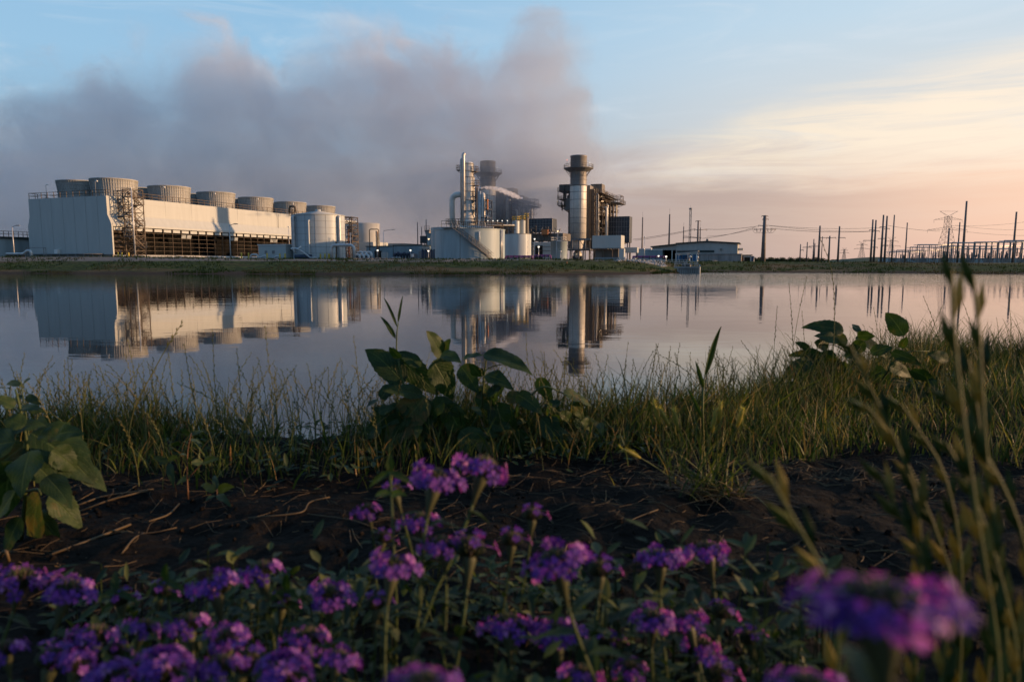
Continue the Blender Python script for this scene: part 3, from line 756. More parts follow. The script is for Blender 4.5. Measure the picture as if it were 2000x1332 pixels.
s_ = MB(); a = -1.95 + GA; x, y = (r + .1) * cos(a), (r + .1) * sin(a); s_.box(x - 2.2, x + .6, y - .3, y + 1.6, h + .1, h + .25)
rail(s_, [(x - 2.2, y - .3, h + .25), (x + .6, y - .3, h + .25)], 1.1, .9, .07); s_.build('platform', M['steel'], bt)
s_ = MB(); a = -1.25 + GA; s_.tube([((r + .12) * cos(a), (r + .12) * sin(a), 3.2), ((r + .12) * cos(a), (r + .12) * sin(a), 4.9)], .09, 6); s_.build('sight_tube', M['white'], bt)
for da in (-.42, -.50): MB().tube([((r + .15) * cos(da + GA), (r + .15) * sin(da + GA), 0), ((r + .15) * cos(da + GA), (r + .15) * sin(da + GA), h)], .11, 7).build('riser_pipe', M['galv'], bt)
s_ = MB(); [s_.bar((x_, -1, h + .3), (x_, -1, h + 1.2 + (k % 2) * .5), .1) for k, x_ in enumerate((-3, -2, .8, 2.2, 3.4))]; s_.tube([(-1, -1.5, h + .55), (5.2, -1.5, h + .35)], .16, 8); s_.tube([(0, -2.5, h + .5), (4.6, -2.5, h + .4)], .12, 8); s_.build('roof_pipes', M['galv'], bt)
s_ = MB(); rail(s_, ring(r - .1, h + .1, 30, a0=-1.9 + GA, a1=.1), 1.05, 1.4, .06); s_.build('railing', M['rust'], bt)
D = 150.0
rt = plant('round_tank', 'grey round tank peeking out behind the wide stair tank', 'tank', 878, D)
MB().lathe([(4.0, -.2), (4.0, ht(444, D - 3, rt)), (0, ht(442, D - 3, rt))], 40, smooth=False).build('shell', M['tankgrey'], rt)
D = 142.0
t2 = plant('round_tank', 'squat pale round tank with purple pipes at its foot', 'tank', 1011, D)
r = 2.78; h = ht(457.5, D - 2, t2)
MB().lathe([(r, -.2), (r, h)], 40).build('shell', M['enamel'], t2)
MB().lathe([(r, h), (r + .06, h), (r + .06, h + .08), (0, h + .25)], 40, smooth=False).build('roof', M['steel'], t2)
s_ = MB(); a = -.35; [s_.bar(((r + .1) * cos(a) + q, (r + .1) * sin(a), 0), ((r + .1) * cos(a) + q, (r + .1) * sin(a), h + .8), .05) for q in (-.12, .12)]; s_.build('ladder', M['steel'], t2)
D = 158.0
for px_, rr, y1, m_, lb in ((1007.5, .85, 432, 'enamel', 'slim blue white silo behind the squat tank'), (1020, .72, 431, 'siding', 'slim sunlit silo with yellow rail behind the squat tank'), (1028, .55, 426, 'casing', 'slim brown column behind the pair of pale silos')):
    o = plant('silo', lb, 'silo', px_, D, 'slim silos'); h = ht(y1, D, o)
    MB().lathe([(rr, 0), (rr, h), (0, h + .15)], 20, smooth=False).build('shell', M[m_], o)
    s_ = MB(); rail(s_, ring(rr, h, 8), 1.0, 1, .07, closed=True); s_.build('railing', M['yellow'], o)
    D += 1.2
# ---------------------------------------------------------------- evaporator column
D = 165.0; q = D / F
ev = plant('evaporator_column', 'tallest slender silver column with side duct behind the stair tank', 'column', 915.5, D)
H = lambda y: ht(y, D, ev)
MB().lathe([(2.15, 0), (2.15, H(437)), (2.0, H(428)), (1.52, H(413)), (1.50, H(375)), (1.50, H(348)), (1.30, H(346)), (1.28, H(320)), (1.0, H(317.5)), (0, H(317))], 36).build('shell', M['clad'], ev)
s_ = MB()
for y in (437, 428, 413, 392, 375, 360, 347, 335, 321):
    rr = 2.17 if y > 430 else (2.03 if y > 420 else (1.55 if y > 346 else 1.33)); s_.lathe([(rr - .02, H(y) - .05), (rr + .05, H(y) - .05), (rr + .05, H(y) + .05), (rr - .02, H(y) + .05)], 36)
s_.build('stiffener_rings', M['steel'], ev)
MB().tube(bend([(-.35 * 1, -1.95, .2), (-.35, -1.95, H(302) - .3), (-.1, -1.7, H(302))], .2), .40, 14).build('vent_stack', M['galv'], ev)
MB().tube(bend([(-1.0, -1.75, H(437)), (-1.0, -1.75, H(313)), (-.35, -1.9, H(313)), (-.35, -1.9, H(318))], .3), .27, 10).build('riser_pipe', M['galv'], ev)
MB().tube(bend([(-33 * q, -.3, 0), (-33 * q, -.3, H(380)), (-.8, -.2, H(380))], 2.1, 9), .68, 18).build('side_duct', M['clad'], ev)
def balcony(par, x, y, z, w, d, mt='rust', brace=1):
    s_ = MB().box(x - w / 2, x + w / 2, y - d / 2, y + d / 2, z - .12, z)
    rail(s_, [(x - w / 2, y - d / 2, z), (x + w / 2, y - d / 2, z), (x + w / 2, y + d / 2, z), (x - w / 2, y + d / 2, z)], 1.1, .9, .07, closed=True)
    if brace: s_.bar((x + brace * w / 2, y, z - .1), (x - brace * w / 2, y, z - .1 - w * .7), .1)
    return s_.build('balcony', M[mt], par)
balcony(ev, -1.9, 0, H(332), 1.7, 1.5, brace=-1); balcony(ev, 1.75, 0, H(336), 1.1, 1.5); balcony(ev, 1.9, 0, H(363), 1.4, 1.6)
balcony(ev, 1.9, 0, H(384), 1.0, 1.4); balcony(ev, 2.6, -.3, H(392), 3.4, 1.6, 'navy', 0); balcony(ev, -3.2, -.6, H(437), 4.2, 1.5, 'rust', 0)
s_ = MB(); [s_.bar((1.62, k_, H(436)), (1.62, k_, H(322)), .06) for k_ in (-.9, -.5)]
for k in range(60): s_.bar((1.62, -.9, H(436) + k * .24), (1.62, -.5, H(436) + k * .24), .04)
s_.build('ladder', M['rust'], ev)
# ---------------------------------------------------------------- crystalliser skid
sk = plant('crystalliser_skid', 'dark steel skid of vertical pipes right of the slender column', 'process skid', 945, D - 2)
H = lambda y: ht(y, D - 2, sk)
s_ = MB(); lattice(s_, 25 * q, 2.6, 0, H(392), 1.9, .16)
for y in (432, 410, 392): s_.box(-13 * q, 13 * q, -1.4, 1.4, H(y) - .06, H(y) + .04)
rail(s_, [(-13 * q, -1.4, H(392)), (13 * q, -1.4, H(392))], 1.1, 1, .07); s_.build('frame', M['navy'], sk)
for x, y1, rr, mt in ((-7, 368, .22, 'orange'), (-5.4, 369, .14, 'galv'), (-1.6, 375, .2, 'galv'), (6.5, 388, .12, 'steel')):
    MB().tube([(x * q, -1.7, 0), (x * q, -1.7, H(y1))], rr, 9).build('riser_pipe', M[mt], sk)
MB().lathe([(.48, H(425)), (.48, H(382)), (.35, H(379)), (0, H(377))], 16, cx=3.2 * q, cy=-1.2).build('vessel', M['clad'], sk)
MB().box(12 * q, 14.5 * q, -1.9, -1.5, H(411), H(391)).build('panel', M['orange'], sk)
s_ = MB(); random.seed(5)
for k in range(16):
    x = random.uniform(-11, 11) * q; y = random.uniform(393, 440); x2 = x + random.uniform(-4, 4) * q
    s_.tube(bend([(x, -1.6, H(y)), (x2, -1.6, H(y)), (x2, -1.6, H(y + random.uniform(5, 16)))], .2), .1, 6)
s_.build('small_pipes', M['galv'], sk)
# pipe rack passing behind the tanks
pr = plant('pipe_rack', 'long pipe rack running behind the stair tank and squat tank', 'pipe rack', 955, 150, rz=-R(6))
H = lambda y: ht(y, 150, pr); q2 = 150 / F
s_ = MB()
for x in range(-50, 51, 12):
    for y in (0, 2.2): s_.bar((x * q2, y, 0), (x * q2, y, H(442)), .18)
for z in (H(448), H(443)): s_.bar((-50 * q2, 0, z), (50 * q2, 0, z), .16); s_.bar((-50 * q2, 2.2, z), (50 * q2, 2.2, z), .16)
rail(s_, [(-50 * q2, 0, H(442)), (50 * q2, 0, H(442))], 1.0, 1.2, .06); s_.build('frame', M['rust'], pr)
for k in range(4): MB().tube([(-48 * q2, .3 + k * .5, H(441) + .12), (49 * q2, .3 + k * .5, H(441) + .12)], .13, 7).build('pipe', M['galv' if k % 2 else 'clad'], pr)
for x in (-2, 8, 17, 26, 36):
    s_ = MB().tube([(x * q2, 0, H(442)), (x * q2, 0, H(432))], .05, 5); lo = s_.build('lamp_post', M['galv'], pr)
    lit_head(lo, x * q2, 0, H(431.5), 'lamp', .17)
# ================================================================== the two boiler houses with their stacks
def hrsg(px, D, label, front):
    o = plant('boiler_house', label, 'boiler', px, D); q = D / F
    H = lambda y: ht(514 + (y - 514) * 235 / D, D, o)       # rows as read on the front one
    z467, z363 = H(467), H(363)
    s_ = MB(); s_.lathe([(2.75, z363 - 1), (2.75, H(308)), (2.85, H(307.5)), (2.85, H(305)), (2.55, H(305)), (2.5, H(330))], 40)
    s_.build('stack', M['stack'], o)
    s_ = MB()
    for y in (318, 333, 345, 352): s_.lathe([(2.74, H(y) - .1), (2.84, H(y) - .1), (2.84, H(y) + .1), (2.74, H(y) + .1)], 40)
    s_.build('stack_bands', M['stack'], o)
    s_ = MB(); zp = H(330); s_.lathe([(2.8, zp - 1.2), (5.0, zp - .05), (5.0, zp + .12), (2.8, zp + .12)], 24, smooth=False)
    rail(s_, ring(4.9, zp + .12, 24), 1.15, 1.4, .09, closed=True)
    for k in range(8):
        a = k * pi / 4; s_.bar((4.6 * cos(a), 4.6 * sin(a), zp - .1), (2.8 * cos(a), 2.8 * sin(a), zp - 2.6), .16)
    s_.build('stack_gallery', M['steel'], o)
    g_ = lit_head(o, -3.1, -3.4, H(315), 'lampr' if front else 'white', .2); lit_head(o, 4.4, -2.2, zp + 1.5, 'lamp', .16)
    MB().bar((-3.1, -3.4, zp), (-3.1, -3.4, H(316)), .07).build('beacon_post', M['steel'], o)
    # metal clad lower shaft
    s_ = MB(); s_.lathe([(2.3, z467), (2.82, z467 + .02), (2.82, z363), (2.6, z363 + .6), (2.3, z363 + .6)], 48); s_.build('clad_shaft', M['clad'], o)
    s_ = MB()
    for y in (376, 391, 409, 426, 437, 456): s_.lathe([(2.80, H(y) - .07), (2.90, H(y) - .07), (2.90, H(y) + .07), (2.80, H(y) + .07)], 48)
    for a in (-1.85, -1.0): s_.bar((2.84 * cos(a), 2.84 * sin(a), z467), (2.84 * cos(a), 2.84 * sin(a), z363), .06)
    s_.lathe([(2.85, z363 - .2), (3.1, z363 - .1), (3.1, z363 + .25), (2.7, z363 + .3)], 48); s_.build('shaft_rings', M['steel'], o)
    # base frame
    s_ = MB()
    for x in (-3.4, -1.2, 1.2, 3.4):
        for y in (-3, 3): s_.bar((x, y, 0), (x, y, z467), .34)
    for z in (z467 - .2, H(488)):
        for y in (-3, 3): s_.bar((-3.9, y, z), (5.2, y, z), .35, .55)
        for x in (-3.6, 3.6): s_.bar((x, -3, z), (x, 3, z), .3)
    s_.bar((-3.4, -3, H(487)), (-1.2, -3, z467), .18); s_.bar((3.4, -3, H(487)), (1.2, -3, z467), .18)
    s_.box(-3.9, 5.2, -3.6, 3.2, H(488) - .1, H(488) + .08); rail(s_, [(-3.9, -3.6, H(488)), (5.2, -3.6, H(488))], 1.1, 1.2, .08)
    s_.build('base_frame', M['steel'], o)
    MB().lathe([(.8, H(508)), (1.5, H(503)), (1.5, H(495)), (.9, H(490))], 20).build('lower_drum', M['clad'], o)
    MB().lathe([(1.6, H(486)), (2.2, z467 - .3)], 24).build('hopper', M['clad'], o)
    MB().box(-1.5, 1.8, -1.4, 1.2, 0, H(500)).build('blower', M['navy'], o)
    # long casing going away behind the stack
    y0, y1 = 4.2, 33
    MB().box(-4.6, 4.6, y0, y1, H(485), H(373)).build('casing', M['casing'], o)
    MB().box(-5.3, -2.9, 1.2, 8, H(409), H(386)).build('duct_box', M['stack'], o)
    MB().box(-6.9, -2.9, .5, 7, H(373), H(359)).build('duct_box', M['casing'], o)
    s_ = MB()
    for k in range(10):
        y = y0 + k * (y1 - y0) / 9
        s_.bar((5.0, y, 0), (5.0, y, H(366)), .34); s_.bar((7.4, y, 0), (7.4, y, H(378)), .16) if k % 2 == 0 else None
    for z in [H(v) for v in (488, 472, 452, 437, 420, 404, 390, 376)]:
        s_.bar((5.1, y0, z), (5.1, y1, z), .3)
        s_.box(5.1, 7.4, y0 + .4, y1, z - .06, z + .02); rail(s_, [(7.4, y0 + .4, z), (7.4, y1, z)], 1.1, 2.4, .09)
    for k in range(4): s_.bar((7.4, y0 + k * 7.2, H(488) if k % 2 else H(437)), (7.4, y0 + k * 7.2 + 7, H(437) if k % 2 else H(390)), .14)
    s_.build('side_frame', M['rust'], o)
    # front-right riser ladderwork between shaft and casing
    s_ = MB(); lattice(s_, 1.7, 1.7, 0, H(372), 1.9, .09, x0=4.4, y0=3.2); s_.build('access_tower', M['rust'], o)
    random.seed(11 if front else 12)
    for k, (x, y, a, b, r_, mt) in enumerate(((5.9, 4.6, 505, 378, .16, 'clad'), (7.9, 8.5, 500, 403, .42, 'clad'), (7.7, 11.4, 503, 395, .22, 'galv'), (5.8, 6.0, 500, 392, .3, 'steel'), (7.8, 15, 500, 398, .3, 'casing'), (7.8, 20, 500, 392, .35, 'rust'), (7.8, 26, 500, 384, .3, 'clad'), (5.3, 4.4, 505, 380, .2, 'galv'))):
        MB().tube(bend([(x, y, H(a)), (x, y, H(b)), (x - 2.2, y, H(b))], .5), r_, 10).build('riser_pipe', M[mt], o)
    # roof: drums, boxes, galleries
    zr = H(373)
    s_ = MB()
    for k in range(7): s_.box(-4.4, 4.4, y0 + .3 + k * 4.1, y0 + 2.6 + k * 4.1, zr, zr + .9 + .5 * (k % 3))
    s_.build('roof_headers', M['casing'], o)
    MB().box(-3.2, 2.6, 6.0, 11, zr, H(359)).build('roof_cabin', M['stack'], o)
    MB().box(1.4, 5.4, 12, 17, zr, H(353)).build('roof_cabin', M['casing'], o)
    for x, y, r_, b in ((3.4, 20, .95, 353), (1.5, 24, .95, 354)): MB().lathe([(r_, zr), (r_, H(b)), (r_ * .8, H(b) + .05)], 18, cx=x, cy=y).build('silencer', M['clad'], o)
    s_ = MB(); s_.box(4.6, 10.5, 19, 30, H(389), H(388)); s_.box(4.6, 8.5, 8, 19, H(384), H(383.3)); rail(s_, [(10.5, 19, H(388)), (10.5, 30, H(388)), (4.6, 30, H(388))], 1.1, 1.6, .1)
    s_.bar((10.3, 20, H(388)), (7.4, 20, H(395)), .16); s_.bar((10.3, 29, H(388)), (7.4, 29, H(395)), .16)
    lattice(s_, 4.6, 5, H(388), H(371), 1.6, .14, 7.6, 26); s_.build('upper_gallery', M['rust'], o)
    s_ = MB()
    for z in (H(372), H(388), H(400)): s_.box(-7.3, -4.4, -.5, 9, z - .1, z); rail(s_, [(-7.2, 9, z), (-7.2, -.5, z), (-4.4, -.5, z)], 1.1, 1.3, .09)
    s_.bar((-7, -.3, H(372)), (-7, -.3, H(400)), .16); s_.bar((-7.2, 4, H(400)), (-3.2, 4, H(418)), .2); s_.bar((-7.2, -.3, H(400)), (-2.9, -.3, H(416)), .2)
    s_.build('left_gallery', M['rust'], o)
    s_ = MB(); random.seed(3)
    for k in range(14):
        x = -6.6 + random.random() * 2.4; y = random.uniform(0, 6); z = H(random.uniform(378, 410)); s_.tube([(x, y, z), (x, y, z + random.uniform(1, 3.5))], .22, 7)
    s_.build('small_pipes', M['casing'], o)
    s_ = MB()
    for k in range(60):
        y = random.uniform(y0, y1); z = H(random.uniform(380, 500)); dz_ = random.choice([0, 0, 1]); L_ = random.uniform(1, 5)
        s_.bar((5.4 + random.random() * 2, y, z), (5.4 + random.random() * 2, y + (0 if dz_ else L_), z + (L_ if dz_ else 0)), random.uniform(.08, .26))
    s_.build('side_pipes', M['galv' if front else 'steel'], o)
    for x, y, z in ((7.4, 3, H(384)), (-7.2, -.4, H(393)), (7.4, 12, H(416)), (.5, -3.2, H(497)), (7.5, 6, H(470))): lit_head(o, x, y, z, 'lampw', .17)
    return o
hrsg(1128, 235, 'front boiler house with thick steel stack and sunlit clad shaft', True)
hrsg(953.5, 248, 'rear boiler house with grey stack fading into the steam', False)

# ================================================================== black inlet filter houses
def inlet(label, px0, px1, y0, y1, D, rounded):
    o = plant('inlet_filter_house', label, 'filter house', (px0 + px1) / 2, D, 'inlet filter houses'); q = D / F; H = lambda y: ht(y, D, o)
    w_ = (px1 - px0) * q - 1.6; w_ /= cos(GA); d_ = 5.5
    z0, z1 = H(y1), H(y0)
    if rounded: poly = [(-w_ / 2, z0), (w_ / 2, z0), (w_ / 2, z1), (-w_ / 2 + 1.6, z1), (-w_ / 2 + .5, z1 - .6), (-w_ / 2, z1 - 1.7)]
    else: poly = [(-w_ / 2, z0), (w_ / 2, z0), (w_ / 2, z1), (-w_ / 2, z1)]
    MB().prism(poly, -d_, 0).build('wall', M['filter'], o)
    s_ = MB()
    for k in range(1, 9): x = -w_ / 2 + k * w_ / 9; s_.box(x - .05, x + .05, -d_ - .07, -d_ - .003, z0 + .1, z1 - .1)
    for k in range(1, 5): z = z0 + k * (z1 - z0) / 5; s_.box(-w_ / 2 + .1, w_ / 2 - .1, -d_ - .06, -d_ - .004, z - .05, z + .05)
    s_.box(w_ / 2 + .003, w_ / 2 + .12, -d_, -d_ + .5, z0, z1); s_.build('seams', M['steel'], o)
    s_ = MB(); [s_.bar((x, y, 0), (x, y, z0), .35) for x in (-w_ / 2 + .6, 0, w_ / 2 - .6) for y in (-4.8, -.6)]; s_.bar((-w_ / 2 + .6, -4.8, z0 - 3), (w_ / 2 - .6, -4.8, z0), .2); s_.build('legs', M['steel'], o)
    MB().box(-w_ / 2, w_ / 2 - 1, -d_ - 2.2, -d_ - .1, z0 - .35, z0 - .1).build('walkway', M['rust'], o)
    return o
inlet('black raised filter house with rounded corner left of the front boiler', 1032, 1091, 429, 454, 225, True)
inlet('larger black raised filter house right of the front boiler', 1186, 1236, 425, 475, 250, False)
# turbine hall clutter between the squat tank and the front boiler
o, wd, h = block('turbine_enclosure', 'dark turbine enclosure on legs under the rounded filter house', 'enclosure', 1034, 1098, 456, 215, 9, 'casing', None, base=470)
s_ = MB(); [s_.bar((x, y, -h + h), (x, y, ht(470, 215, o)), .4) for x in (-4.5, -1.5, 1.5, 4.5) for y in (.5, 8)]
for y in (474, 482, 492): s_.bar((-5.3, 0, ht(y, 215, o)), (5.3, 0, ht(y, 215, o)), .3)
s_.build('legs', M['steel'], o)
random.seed(21); s_ = MB()
for k in range(26):
    x = random.uniform(-5, 5.2); z = ht(random.uniform(452, 508), 215, o); s_.tube(bend([(x, -.6, z), (x, -.6, z + random.uniform(.5, 2.5)), (x + random.uniform(-1.5, 1.5), -.6, z + random.uniform(.5, 2.5))], .3), random.uniform(.1, .25), 7)
s_.build('small_pipes', M['casing'], o)
MB().box(-1.0, 1.0, -1.5, -.2, ht(459, 215, o), ht(449, 215, o)).build('exhaust_box', M['orange'], o)
o, wd, h = block('switchgear_shed', 'cream sunlit shed behind the small round tank', 'shed', 1042, 1076, 475, 175, 6, 'siding', 'white')
s_ = MB()
for y in (482, 490): s_.bar((-2.3, -.2, ht(y, 175, o)), (2.3, -.2, ht(y, 175, o)), .1)
s_.build('rails', M['rust'], o); MB().box(-1.9, .1, -.06, -.02, .2, h - .6).build('door', M['dark'], o)
D = 158.0
t3 = plant('round_tank', 'small blue grey round tank before the front boiler', 'tank', 1091.5, D); r = 1.86; h = ht(472, D - 2, t3)
MB().lathe([(r, -.2), (r, h), (r + .05, h + .01), (r + .05, h + .08), (0, h + .25)], 36, smooth=True).build('shell', M['tankgrey'], t3)
s_ = MB(); rail(s_, ring(r, h, 12), 1.0, 1, .06, closed=True); s_.tube([(0, -r, 0), (0, -r, h)], .07, 6); s_.build('railing', M['galv'], t3)
# raised white boxes on the right of the boiler
D = 185.0
o = plant('raised_enclosure', 'long raised white box right of the front boiler', 'enclosure', 1184, D); q = D / F; H = lambda y: ht(y, D, o)
wb = 53 * q / cos(GA); lb = 4.9
MB().box(-wb / 2, wb / 2, 0, lb, H(484.5), H(460)).build('wall', M['siding'], o)
MB().box(-wb / 2 - .05, wb / 2 + .05, -.05, lb + .05, H(484.5) - .2, H(484.5) - .003).build('floor_frame', M['steel'], o)
s_ = MB(); [s_.bar((x, y, 0), (x, y, H(484.5) - .2), .3) for x in (-wb / 2 + .4, -1, 1.5, wb / 2 - .3) for y in (.4, lb - .4)]; s_.build('legs', M['rust'], o)
MB().box(-wb / 2 + .5, wb / 2 - 1, 1.6, 4.2, .2, H(487)).build('equipment', M['casing'], o)
o2, wd, h = block('louvred_wall', 'low grey louvred wall below the long raised white box', 'wall', 1162, 1208, 503, 178, .25, 'blue', None)
s_ = MB(); [s_.box(-wd / 2 + .1 + k * .3, -wd / 2 + .2 + k * .3, -.06, -.004, .1, h - .1) for k in range(int(wd / .3))]; s_.build('slats', M['steel'], o2)
o3, wd, h = block('stair_shaft', 'narrow cream shaft at the corner under the raised white box', 'shaft', 1209, 1218, 486, 182, 1.8, 'siding', None)
MB().box(-wd / 2, wd / 2, -.5, -.004, 0, ht(502, 182, o3)).build('cabinet', M['siding'], o3)
o4, wd, h = block('raised_enclosure', 'smaller raised white box right of the long one', 'enclosure', 1214, 1243, 483.5, 190, 2.4, 'siding', None, base=494)
s_ = MB(); [s_.bar((x, y, 0), (x, y, ht(494, 190, o4)), .16) for x in (-1.9, 0, 1.9) for y in (.3, 2)]; s_.build('legs', M['rust'], o4)
kb = plant('junction_box', 'tiny cream box on the gravel beside the boulder slope', 'box', 1238.5, 140, rz=-GA)
MB().box(-.35, .35, -.3, .3, 0, .55).build('body', M['siding'], kb); MB().box(-.39, .39, -.34, .34, .553, .62).build('lid', M['white'], kb)
# purple reclaimed water lines
for px0, px1, y0, D_, lb, n in ((988, 1040, 503, 128, 'purple pipe run at the foot of the squat tank', 5), (1044, 1076, 501, 135, 'purple pipe run before the cream shed', 4), (1237, 1300, 503, 150, 'purple pipe run before the workshop', 5)):
    o = plant('purple_pipe', lb, 'pipe', (px0 + px1) / 2, D_, 'purple pipe runs', rz=0); q_ = D_ / F; hw_ = (px1 - px0) * q_ / 2; z_ = ht(y0, D_, o)
    for k in range(2): MB().tube(bend([(-hw_, k * .7, .1), (-hw_, k * .7, z_ + k * .25), (hw_, k * .7, z_ + k * .25), (hw_, k * .7, 0)], .2), .12, 8).build('pipe', M['purple'], o)
    s_ = MB()
    for k in range(n): x = -hw_ + (k + .5) * 2 * hw_ / n; s_.bar((x, 0, 0), (x, 0, z_), .12); s_.lathe([(.22, z_ - .1), (.22, z_ + .12)], 8, cx=x); s_.bar((x, 0, z_), (x, 0, z_ + .45), .06)
    s_.build('valves', M['navy'], o)

# steam wisp crossing the rear boiler
a, b = P(938, 367, 172), P(1020, 380, 205)
s_ = MB(); pts_ = []; rad_ = []
for k in range(29):
    f = k / 28; p = a.lerp(b, f); pts_.append(Vector((p.x, p.y, p.z + .5 * sin(f * 5) - .6 * f * f))); rad_.append((.10 + .85 * f ** .6) * (1 + .35 * sin(k * 2.1)) * (1 - .8 * f ** 5))
s_.tube([p - a for p in pts_], 1, 14, rad=rad_); s_.v = [tuple(Vector(v) + .30 * Vector((0, mn.noise(Vector(v) * 1.1), mn.noise(Vector(v) * 1.1 + Vector((5, 5, 5)))))) for v in s_.v]
m = bpy.data.materials.new('steam_wisp'); m.use_nodes = True; t = NT(m.node_tree); t.n.clear()
co = t.new('ShaderNodeTexCoord').outputs['Object']; n_ = t.noise(co, .9, 4, .65)
pv = t.new('ShaderNodeVolumePrincipled', {'Color': (.97, .95, .97, 1), 'Density': t.math('MULTIPLY', t.mrange(n_, .34, .62), .7), 'Anisotropy': .1})
t.new('ShaderNodeOutputMaterial', {'Volume': pv.outputs[0]})
tag(s_.build('steam_wisp', m, loc=a), 'thin white steam jet trailing across the rear boiler house', 'steam', kind='stuff')

# ================================================================== workshop and sheds on the right
D = 200.0; q = D / F
ws = plant('workshop', 'low gabled grey workshop with open dark bay and concrete lean-to', 'workshop', 1380, D, rz=-R(20)); H = lambda y: ht(y, D, ws)
X = lambda px: (px - 1380) * q / cos(GA)
xl, xr, xs = X(1281), X(1433), X(1325)
xm = X(1380)
prof = [(xs, H(513)), (xr, H(513)), (xr, H(477)), (xm, H(472.5)), (xs, H(476))]
MB().prism([(xs, 0), (xr, 0), (xr, H(477)), (xm, H(473)), (xs, H(476.5))], 0, 12).build('wall', M['shed'], ws)
MB().prism([(xl, H(488)), (xs - .01, H(488)), (xs - .01, H(478)), (xl, H(482.5))], .3, 12).build('bay_front', M['shed'], ws)
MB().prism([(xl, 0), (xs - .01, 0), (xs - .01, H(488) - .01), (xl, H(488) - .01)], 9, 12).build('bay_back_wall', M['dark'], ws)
MB().box(xl - .1, X(1294), .2, .6, 0, H(488) - .02).build('bay_panel', M['shed'], ws)
s_ = MB()
for p0, p1 in (((xl - .4, H(482.5)), (xs, H(477.6))), ((xs - .1, H(476.2)), (xm, H(472.6))), ((xm, H(472.6)), (xr + .6, H(476.7)))):
    s_.add([(p0[0], -.6, p0[1]), (p1[0], -.6, p1[1]), (p1[0], 12.4, p1[1]), (p0[0], 12.4, p0[1]), (p0[0], -.6, p0[1] + .3), (p1[0], -.6, p1[1] + .3), (p1[0], 12.4, p1[1] + .3), (p0[0], 12.4, p0[1] + .3)],
           [(0, 1, 5, 4), (3, 2, 1, 0), (4, 5, 6, 7), (1, 2, 6, 5), (2, 3, 7, 6), (3, 0, 4, 7)])
s_.build('roof', M['roofing'], ws)
MB().box(xm - .3, xm + .3, -.4, .5, H(473) + .3, H(473) + .9).build('ridge_vent', M['steel'], ws)
MB().box(X(1327), X(1393), -.07, -.004, H(493.5), H(489)).build('window_strip', M['roofing'], ws)
s_ = MB().box(X(1403), X(1406), -.5, -.01, H(488.5), H(486)); wl_ = s_.build('wall_lamp', M['steel'], ws)
s_ = MB()
for y in (-.4,):
    for px_ in (1294, 1318): s_.bar((X(px_), 0, 0), (X(px_), 0, H(488)), .28)
s_.build('bay_posts', M['siding'], ws)
MB().box(xr + .01, xr + 1.4, 3.5, 8, H(489), H(485)).build('wall_hood', M['siding'], ws)
D = 192.0
an = plant('lean_to', 'grey concrete lean-to wall in front of the workshop', 'building', 1404, D); q = D / F; H = lambda y: ht(y, D, an)
MB().box(-41 * q, 41 * q, 0, 5, 0, H(497)).build('wall', M['conc'], an)
MB().box(-41 * q - .2, 41 * q + .2, -.2, 5.2, H(497) + .003, H(497) + .15).build('roof', M['steel'], an)
s_ = MB()
for x in (-39, -20, 0, 20, 39): s_.box(x * q - .1, x * q + .1, -.09, -.003, 0, H(497.5))
s_.build('joints', M['steel'], an)
pk = plant('pipe_stack', 'stack of grey pipes lying before the concrete lean-to', 'pipes', 1386, 165)
for k in range(6): MB().tube([(-2.2 + .12 * k, k % 2 * .3, .12 + .16 * (k // 2)), (2.4 - .2 * k, k % 2 * .3, .12 + .12 * (k // 2))], .09, 7).build('pipe', M['steel'], pk)
pv_ = plant('open_shelter', 'pale steel frame shelter with blue pumps before the workshop', 'shelter', 1340, 180); q = 180 / F; H = lambda y: ht(y, 180, pv_)
s_ = MB(); [s_.bar((x * q, y, 0), (x * q, y, H(495 if x < 15 else 493)), .16) for x in (-20, -14, 3, 20) for y in (0, 4)]
s_.bar((-21 * q, 0, H(496)), (22 * q, 0, H(492)), .22); s_.bar((-21 * q, 4, H(496)), (22 * q, 4, H(492)), .2)
s_.build('frame', M['siding'], pv_)
MB().box(-21 * q, 22 * q, -.2, 4.2, H(492) + .15, H(492) + .25).build('roof', M['steel'], pv_)
for x in (-14.5, -4.5, 4.5): MB().box((x - 4.2) * q, (x + 4.2) * q, 1.6, 3.4, .25, H(498)).build('blue_pump_set', M['bluepaint'], pv_)
MB().box(12 * q, 18 * q, 1.2, 3.4, .25, H(497)).build('blue_pump_set', M['bluepaint'], pv_)
MB().lathe([(.7, .3), (.7, 1.3), (0, 1.6)], 12, cx=2 * q, cy=.6).build('motor', M['navy'], pv_)
o, wd, h = block('annex', 'small annex with orange door at the right end of the workshop', 'shed', 1445, 1466, 499, 194, 3, 'siding', 'roofing', .3)
MB().box(-wd / 2 + .1, -wd / 2 + 1.15, -.08, -.01, 0, 1.75).build('door', M['orange'], o); MB().box(-wd / 2 + 1.4, wd / 2 - .35, -.07, -.008, .05, 1.6).build('opening', M['dark'], o)
o = plant('dark_tank', 'short black tank outside the annex', 'tank', 1469, 194); MB().lathe([(.62, 0), (.62, 1.75), (.4, 1.9), (0, 1.95)], 16).build('shell', M['navy'], o)
o, wd, h = block('long_shed', 'pale blue shed wall left of the workshop bay', 'shed', 1262, 1292, 489, 205, 6, 'blue', 'white')
o, wd, h = block('flat_shed', 'low shed with sunlit flat roof between boxes and workshop', 'shed', 1243, 1270, 487, 225, 6, 'siding', 'white')

